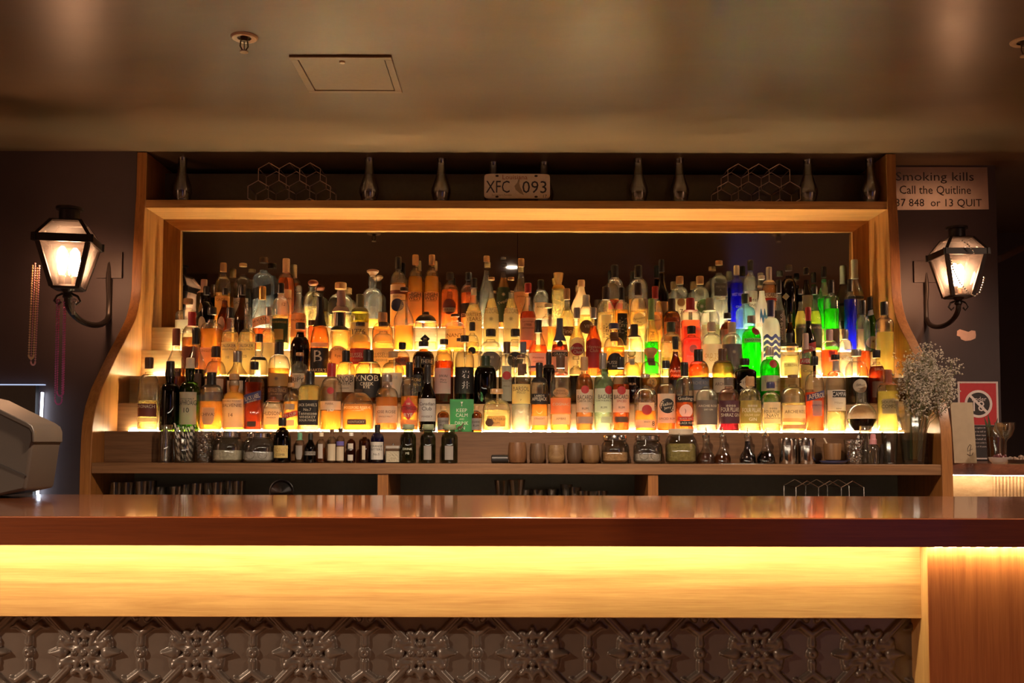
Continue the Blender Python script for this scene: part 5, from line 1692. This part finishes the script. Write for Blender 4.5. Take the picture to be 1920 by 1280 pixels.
m.add([(x * cs_, -.0006, y * cs_) for x, y in gl_], [tuple(range(8))]); m.obj('glass_emblem', WTX, t, loc=(0, 0, at(866, 757, 3.925).z - STEP_Z[0]), smooth=False)
# toy figure by the card
tz_ = at(862, 806, 3.90)
m = MB()
m.tube([(-.012, 0, .010), (-.004, 0, .016), (.004, 0, .018), (.010, 0, .024), (.014, 0, .032), (.018, 0, .033)], .004, 8, radii=[.0012, .005, .0055, .003, .0022, .0016])
for x in (-.004, .004):
    m.tube([(x, 0, .014), (x - .001, 0, .006), (x + .002, 0, 0)], .0016, 6)
tag(m.obj('toy_dinosaur', plain('toy_brown', (.12, .08, .05), .5), loc=(at(862, 806, 3.9).x, 3.899, STEP_Z[0] + .0005)), 'tiny brown toy dinosaur in front of the green card', 'toy')


# ------------------------------------------------------------------ the five rows of bottles
build_rows(BOTTLES)


# ------------------------------------------------------------------ flowers
VY = 3.815
vx = at(1713, 866, VY).x
vs = S(VY)
t = thing('flower_vase', 'tall faceted clear glass vase flaring upward at ledge right end', 'vase', (vx, VY, LZ))
H = at(1713, 752, VY).z - LZ
r0, r1 = 19 * vs, 31 * vs
pr = [(0, r0 * .96), (.003, r0), (H - .001, r1), (H, r1 - .001), (H - .001, r1 - .002), (.014, r0 - .003), (.013, .0005)]
MB().lathe(pr, 14, close=(True, False)).obj('vase_glass', JAR, t, angle=8)
hw_ = at(1713, 825, VY).z - LZ
MB().lathe([(.0145, r0 * .9), (hw_, r0 * .9 + (r1 - r0) * hw_ / H)], 14).obj('water', clear('vase_water', (.72, .80, .62), (.40, .46, .30), .08, .05, .6), t)
bq = thing('gypsophila_bouquet', "bouquet of dried white baby's breath in the faceted vase", 'flowers', (vx, VY, LZ + .02))
st = MB(); fl = MB()
rnd = random.Random(11)
tops = []
for i in range(60):
    a = rnd.uniform(0, 2 * math.pi); q = rnd.uniform(.1, 1)
    tip = Vector((math.cos(a) * q * .105 + .024, math.sin(a) * q * .055 - .078, rnd.uniform(.25, .42) * (1 - .18 * q)))
    b = Vector((math.cos(a) * q * .014, math.sin(a) * q * .014, 0))
    mid = b.lerp(tip, .55) + Vector((-math.cos(a) * q * .022, -math.sin(a) * q * .012 + .012, .02))
    st.tube([b, mid, tip], .0011, 4)
    tops.append((mid, tip))
for mid, tip in tops:
    for k in range(14):
        s = mid.lerp(tip, rnd.uniform(.25, 1))
        e = s + Vector((rnd.gauss(0, .020), rnd.gauss(0, .014), rnd.uniform(.0, .05)))
        st.tube([s, e], .0005, 3)
        for j in range(6):
            c = e + Vector((rnd.gauss(0, .009), rnd.gauss(0, .009), rnd.gauss(0, .009)))
            rr = rnd.uniform(.0024, .0046)
            n = len(fl.v)
            fl.add([(c.x + rr, c.y, c.z), (c.x, c.y + rr, c.z), (c.x - rr, c.y, c.z), (c.x, c.y - rr, c.z), (c.x, c.y, c.z + rr), (c.x, c.y, c.z - rr)],
                   [(0, 1, 4), (1, 2, 4), (2, 3, 4), (3, 0, 4), (1, 0, 5), (2, 1, 5), (3, 2, 5), (0, 3, 5)])
st.obj('stems', plain('dry_green_stem', (.20, .22, .09), .7), bq)
o = fl.obj('blossoms', plain('dry_white_blossom', (.62, .56, .47), .8, trans=.2), bq, smooth=False)
o['kind'] = 'stuff'

# ------------------------------------------------------------------ things on the side counter
SY = 3.98
sz = tz + .0004
p0, p1 = at(1787, 753, SY), at(1832, 866, SY)
t = thing('menu_card', 'beige menu board with small black emblem standing on side counter', 'menu', ((p0.x + p1.x) / 2, SY, sz))
t.rotation_euler = (R(-6), 0, 0)
cw, chh = (p1.x - p0.x) / 2, p0.z - sz
MB().box((-cw, 0, 0), (cw, .008, chh)).obj('board', plain('kraft_board', (.42, .33, .22), .6, bscale=30), t, bevel=.001)
m = MB()
cx_, cz_ = cw * .45, chh * .20
m.tube([(cx_ - .012, -.001, cz_ - .012), (cx_ - .004, -.001, cz_ - .019), (cx_ + .008, -.001, cz_ - .016), (cx_ + .012, -.001, cz_ - .006)], .0009, 4)
m.tube([(cx_ - .002, -.001, cz_ - .018), (cx_ + .001, -.001, cz_ + .004), (cx_ + .006, -.001, cz_ + .022), (cx_ + .001, -.001, cz_ + .026), (cx_ - .008, -.001, cz_ + .012), (cx_ - .010, -.001, cz_ - .002), (cx_ + .010, -.001, cz_ + .008)], .0009, 4)
m.obj('emblem', plain('emblem_ink', (.03, .02, .02), .6), t)

t = thing('coupe_glass', 'clear coupe glass with a stem on the side counter', 'glass', (at(1886, 862, 3.86).x, 3.86, sz))
s_ = S(3.86)
H = at(1886, 792, 3.86).z - sz
R1 = 18 * s_
pr = [(0, R1 * .8), (.002, R1 * .8), (.005, R1 * .12), (H * .52, R1 * .10), (H * .58, R1 * .2), (H * .68, R1 * .62), (H * .85, R1 * .92), (H, R1), (H - .0005, R1 - .0015), (H * .85, R1 * .86), (H * .69, R1 * .56), (H * .62, .0005)]
MB().lathe(pr, 28, close=(True, False)).obj('coupe_body', JAR, t)
MB().lathe([(H * .63, .002), (H * .69, R1 * .52), (H * .80, R1 * .76), (H * .801, .0005)], 24, close=(False, False)).obj('drink', clear('faint_drink', (.80, .84, .76), (.5, .55, .46), .1), t)

t = thing('cocktail_tumbler', 'short tumbler of dark red cocktail standing behind the coupe', 'cocktail', (at(1868, 862, 3.98).x, 3.98, sz))
s_ = S(3.98)
H = at(1868, 800, 3.98).z - sz; R1 = 17 * s_
MB().lathe([(0, R1 * .84), (.003, R1 * .88), (H - .001, R1), (H, R1 - .001), (.008, R1 * .82), (.007, .0005)], 24, close=(True, False)).obj('tumbler_glass', JAR, t)
MB().lathe([(.0085, R1 * .80), (H * .72, R1 * .92)], 24).obj('dark_drink', liquid('dr'), t)
tag(MB().prism([(-.020, 0), (.016, -.006), (.024, .016), (.026, .034), (.008, .046), (-.014, .040), (-.024, .018)], -.007, .007).obj('dried_fruit_wedge', plain('dried_pineapple', (.45, .24, .08), .7, bump=.8, bscale=90, vary=.3), loc=(at(1874, 800, 3.96).x, 3.962, sz + H * .80), bevel=.003), 'dried yellow fruit wedge perched on the dark cocktail', 'garnish')
m = MB()
for k, (bx, tx, hz) in enumerate(((-.006, -.030, .085), (.002, .026, .08), (-.002, -.012, .095))):
    n = 6
    L_, Rr = [], []
    for i in range(n + 1):
        u = i / n
        x = bx + (tx - bx) * u; wv_ = .006 * math.sin(math.pi * min(1, u * .92 + .06))
        L_.append((x - wv_, .002 * k, hz * u)); Rr.append((x + wv_, .002 * k + .003, hz * u))
    v = L_ + Rr
    m.add(v, [(i, i + 1, n + 2 + i, n + 1 + i) for i in range(n)])
tag(m.obj('garnish_leaves', plain('dark_leaf', (.045, .06, .025), .5), loc=(at(1860, 800, 3.99).x, 3.99, sz + H * .7), solid=.0008), 'dark green leaves sticking out of the cocktail', 'garnish')
t = thing('white_bowl', 'small white bowl in front of the cocktail tumbler', 'bowl', (at(1875, 862, 3.80).x, 3.80, sz))
s_ = S(3.8); R1 = 21 * s_
MB().lathe([(0, R1 * .5), (.003, R1 * .62), (.012, R1 * .85), (.026, R1), (.0262, R1 * .95), (.012, R1 * .78), (.006, .0005)], 28, close=(True, False)).obj('bowl_body', plain('white_glaze', (.62, .56, .52), .3, coat=.3), t)
rnd = random.Random(5)
m = MB()
for k in range(14):
    a = rnd.uniform(0, 6.28); q = rnd.uniform(0, .62)
    m.ball((math.cos(a) * q * R1, math.sin(a) * q * R1, .022 + rnd.uniform(0, .010)), rnd.uniform(.006, .010), 8, 5)
tag(m.obj('dark_berries', plain('dark_berry_red', (.09, .015, .02), .35), loc=(t.location.x, 3.80, sz)), 'heap of dark red berries in the small white bowl', 'berries', kind='stuff')
t = thing('garnish_dish', 'dark dish of garnishes at the right edge of side counter', 'dish', (at(1912, 866, 3.78).x, 3.78, sz))
MB().lathe([(0, .03), (.003, .044), (.018, .058), (.0185, .055), (.006, .04), (.005, .0005)], 24, close=(True, False)).obj('dish_body', plain('dark_glaze', (.06, .035, .03), .35), t)
m = MB()
for k in range(16):
    a = rnd.uniform(0, 6.28); q = rnd.uniform(0, .04)
    m.ball((math.cos(a) * q, math.sin(a) * q, .016 + rnd.uniform(0, .012)), rnd.uniform(.006, .011), 7, 5)
tag(m.obj('dried_garnishes', plain('dried_brown', (.22, .14, .10), .6, vary=.5), loc=(t.location.x, 3.78, sz)), 'heap of dried brown garnishes in the dark dish', 'garnish', kind='stuff')

# ------------------------------------------------------------------ glasses on the low shelf behind the counter
def low_glass(name, px, w_, top, Y, label, taper=.86, group='drinking glasses on the low shelf'):
    s = S(Y)
    H = at(px, top, Y).z - LOWZ
    r = w_ * s / 2
    t = thing(name, label, 'glass', (at(px, 915, Y).x, Y, LOWZ + .0004), 0, group)
    MB().lathe([(0, r * taper * .96), (.003, r * taper), (H - .001, r), (H, r - .0008), (H - .001, r - .002), (.008, r * taper - .0025), (.007, .0005)], 22, close=(True, False)).obj('glass_body', JAR, t)


for k, (px, w_, top, Y) in enumerate(((218, 26, 904, 3.88), (241, 24, 904, 3.90), (266, 26, 902, 3.88), (283, 22, 901, 3.97))):
    low_glass('low_tumbler', px, w_, top, Y, ('leftmost tumbler on the low shelf', 'second tumbler from the left on the low shelf', 'third tumbler from the left on the low shelf', 'tumbler on low shelf behind the third from left')[k], .8)
for k, (px, w_, top, Y) in enumerate(((301, 24, 913, 3.98), (331, 24, 912, 3.90), (349, 22, 908, 4.05), (370, 26, 906, 3.92), (391, 24, 905, 4.04), (409, 26, 904, 3.92), (431, 24, 901, 4.05), (448, 26, 902, 3.92))):
    low_glass('low_tumbler', px, w_, top, Y, 'short tumbler in left bay of low shelf, ' + ('beside the leftmost four', 'second in its huddle', 'third in its huddle, set back', 'fourth in its huddle', 'fifth in its huddle, set back', 'sixth in its huddle', 'seventh in its huddle, set back', 'nearest the dark bowl')[k], .8)
for k, (px, w_, top, Y) in enumerate(((941, 29, 900, 3.90), (969, 32, 899, 3.88), (985, 26, 917, 4.05), (1008, 26, 918, 3.97), (1035, 26, 917, 4.05), (1062, 24, 908, 4.05), (1078, 24, 913, 3.98), (1094, 24, 920, 3.90), (1112, 20, 921, 3.98), (1128, 22, 920, 3.90))):
    low_glass('low_goblet' if k < 2 else 'low_tumbler', px, w_, top, Y, ('flared glass on the low shelf, left of a taller-looking pair', 'flared glass on the low shelf, right one of the pair', 'low tumbler tucked behind the flared pair', 'low tumbler right of the flared pair', 'low tumbler in middle bay, set back between pair and huddle', 'tallest tumbler of the middle bay huddle, set back', 'tumbler second in the middle bay huddle', 'front tumbler of the middle bay huddle', 'tumbler set back near the right of the middle bay', 'front tumbler at the right of the middle bay')[k], .62 if k < 2 else .85)
t = thing('metal_bowl', 'dark metal bowl tipped on its side on the low shelf', 'bowl', (at(526, 925, 3.92).x, 3.92, LOWZ + .047))
MB().lathe([(0, .012), (.004, .03), (.02, .044), (.045, .0465), (.046, .0475), (.045, .044), (.02, .040), (.006, .0005)], 28, close=(True, False)).obj('bowl_body', plain('dark_steel', (.10, .085, .08), .25, metal=.9), t).rotation_euler = (R(80), 0, R(18))
hr = at(1511, 930, 3.88)
hex_rack(hr.x, LOWZ + .0005, 3.86, .17, .0505, [(3, 0)], 'honeycomb wire rack on the low shelf behind the counter', mat=plain('bright_wire', (.62, .56, .50), .25, metal=.9))

# ------------------------------------------------------------------ till on the counter
TYF, TYB = 2.22, 2.36
tp = lambda px, py: at(px, py, TYF)
out = [(-260, 700), (-40, 752), (0, 772), (50, 797), (58, 801), (63, 809), (63, 828), (60, 836), (48, 914), (44, 919), (0, 929), (-60, 934), (-260, 934)]
base_z = CT + .0005
poly = []
for px, py in out:
    p = tp(px, py)
    poly.append((p.x, max(p.z, base_z)))
cxp = sum(p[0] for p in poly) / len(poly)
t = thing('till_terminal', 'grey-beige till housing on the left end of the counter', 'till', (cxp, TYF, base_z))
HS = plain('till_beige_plastic', (.048, .038, .030), .5, bump=.05, bscale=500)
MB().prism([(x - cxp, z - base_z) for x, z in poly], 0, TYB - TYF).obj('housing', HS, t, bevel=.006)
lid = [(-255, 696), (-40, 746), (0, 766), (52, 791), (62, 798), (66, 808), (66, 829), (62, 829), (61, 811), (56, 803), (48, 799), (-2, 775), (-42, 755), (-255, 706)]
lp = [tp(*q) for q in lid]
MB().prism([(p.x - cxp, p.z - base_z) for p in lp], -.006, TYB - TYF - .004).obj('lid', HS, t, bevel=.002)
gv = [tp(*q) for q in ((-200, 790), (0, 868), (50, 890), (50, 893), (0, 872), (-200, 794))]
MB().prism([(p.x - cxp, p.z - base_z) for p in gv], -.0012, .004).obj('groove', plain('groove_dark', (.02, .016, .014), .6), t)
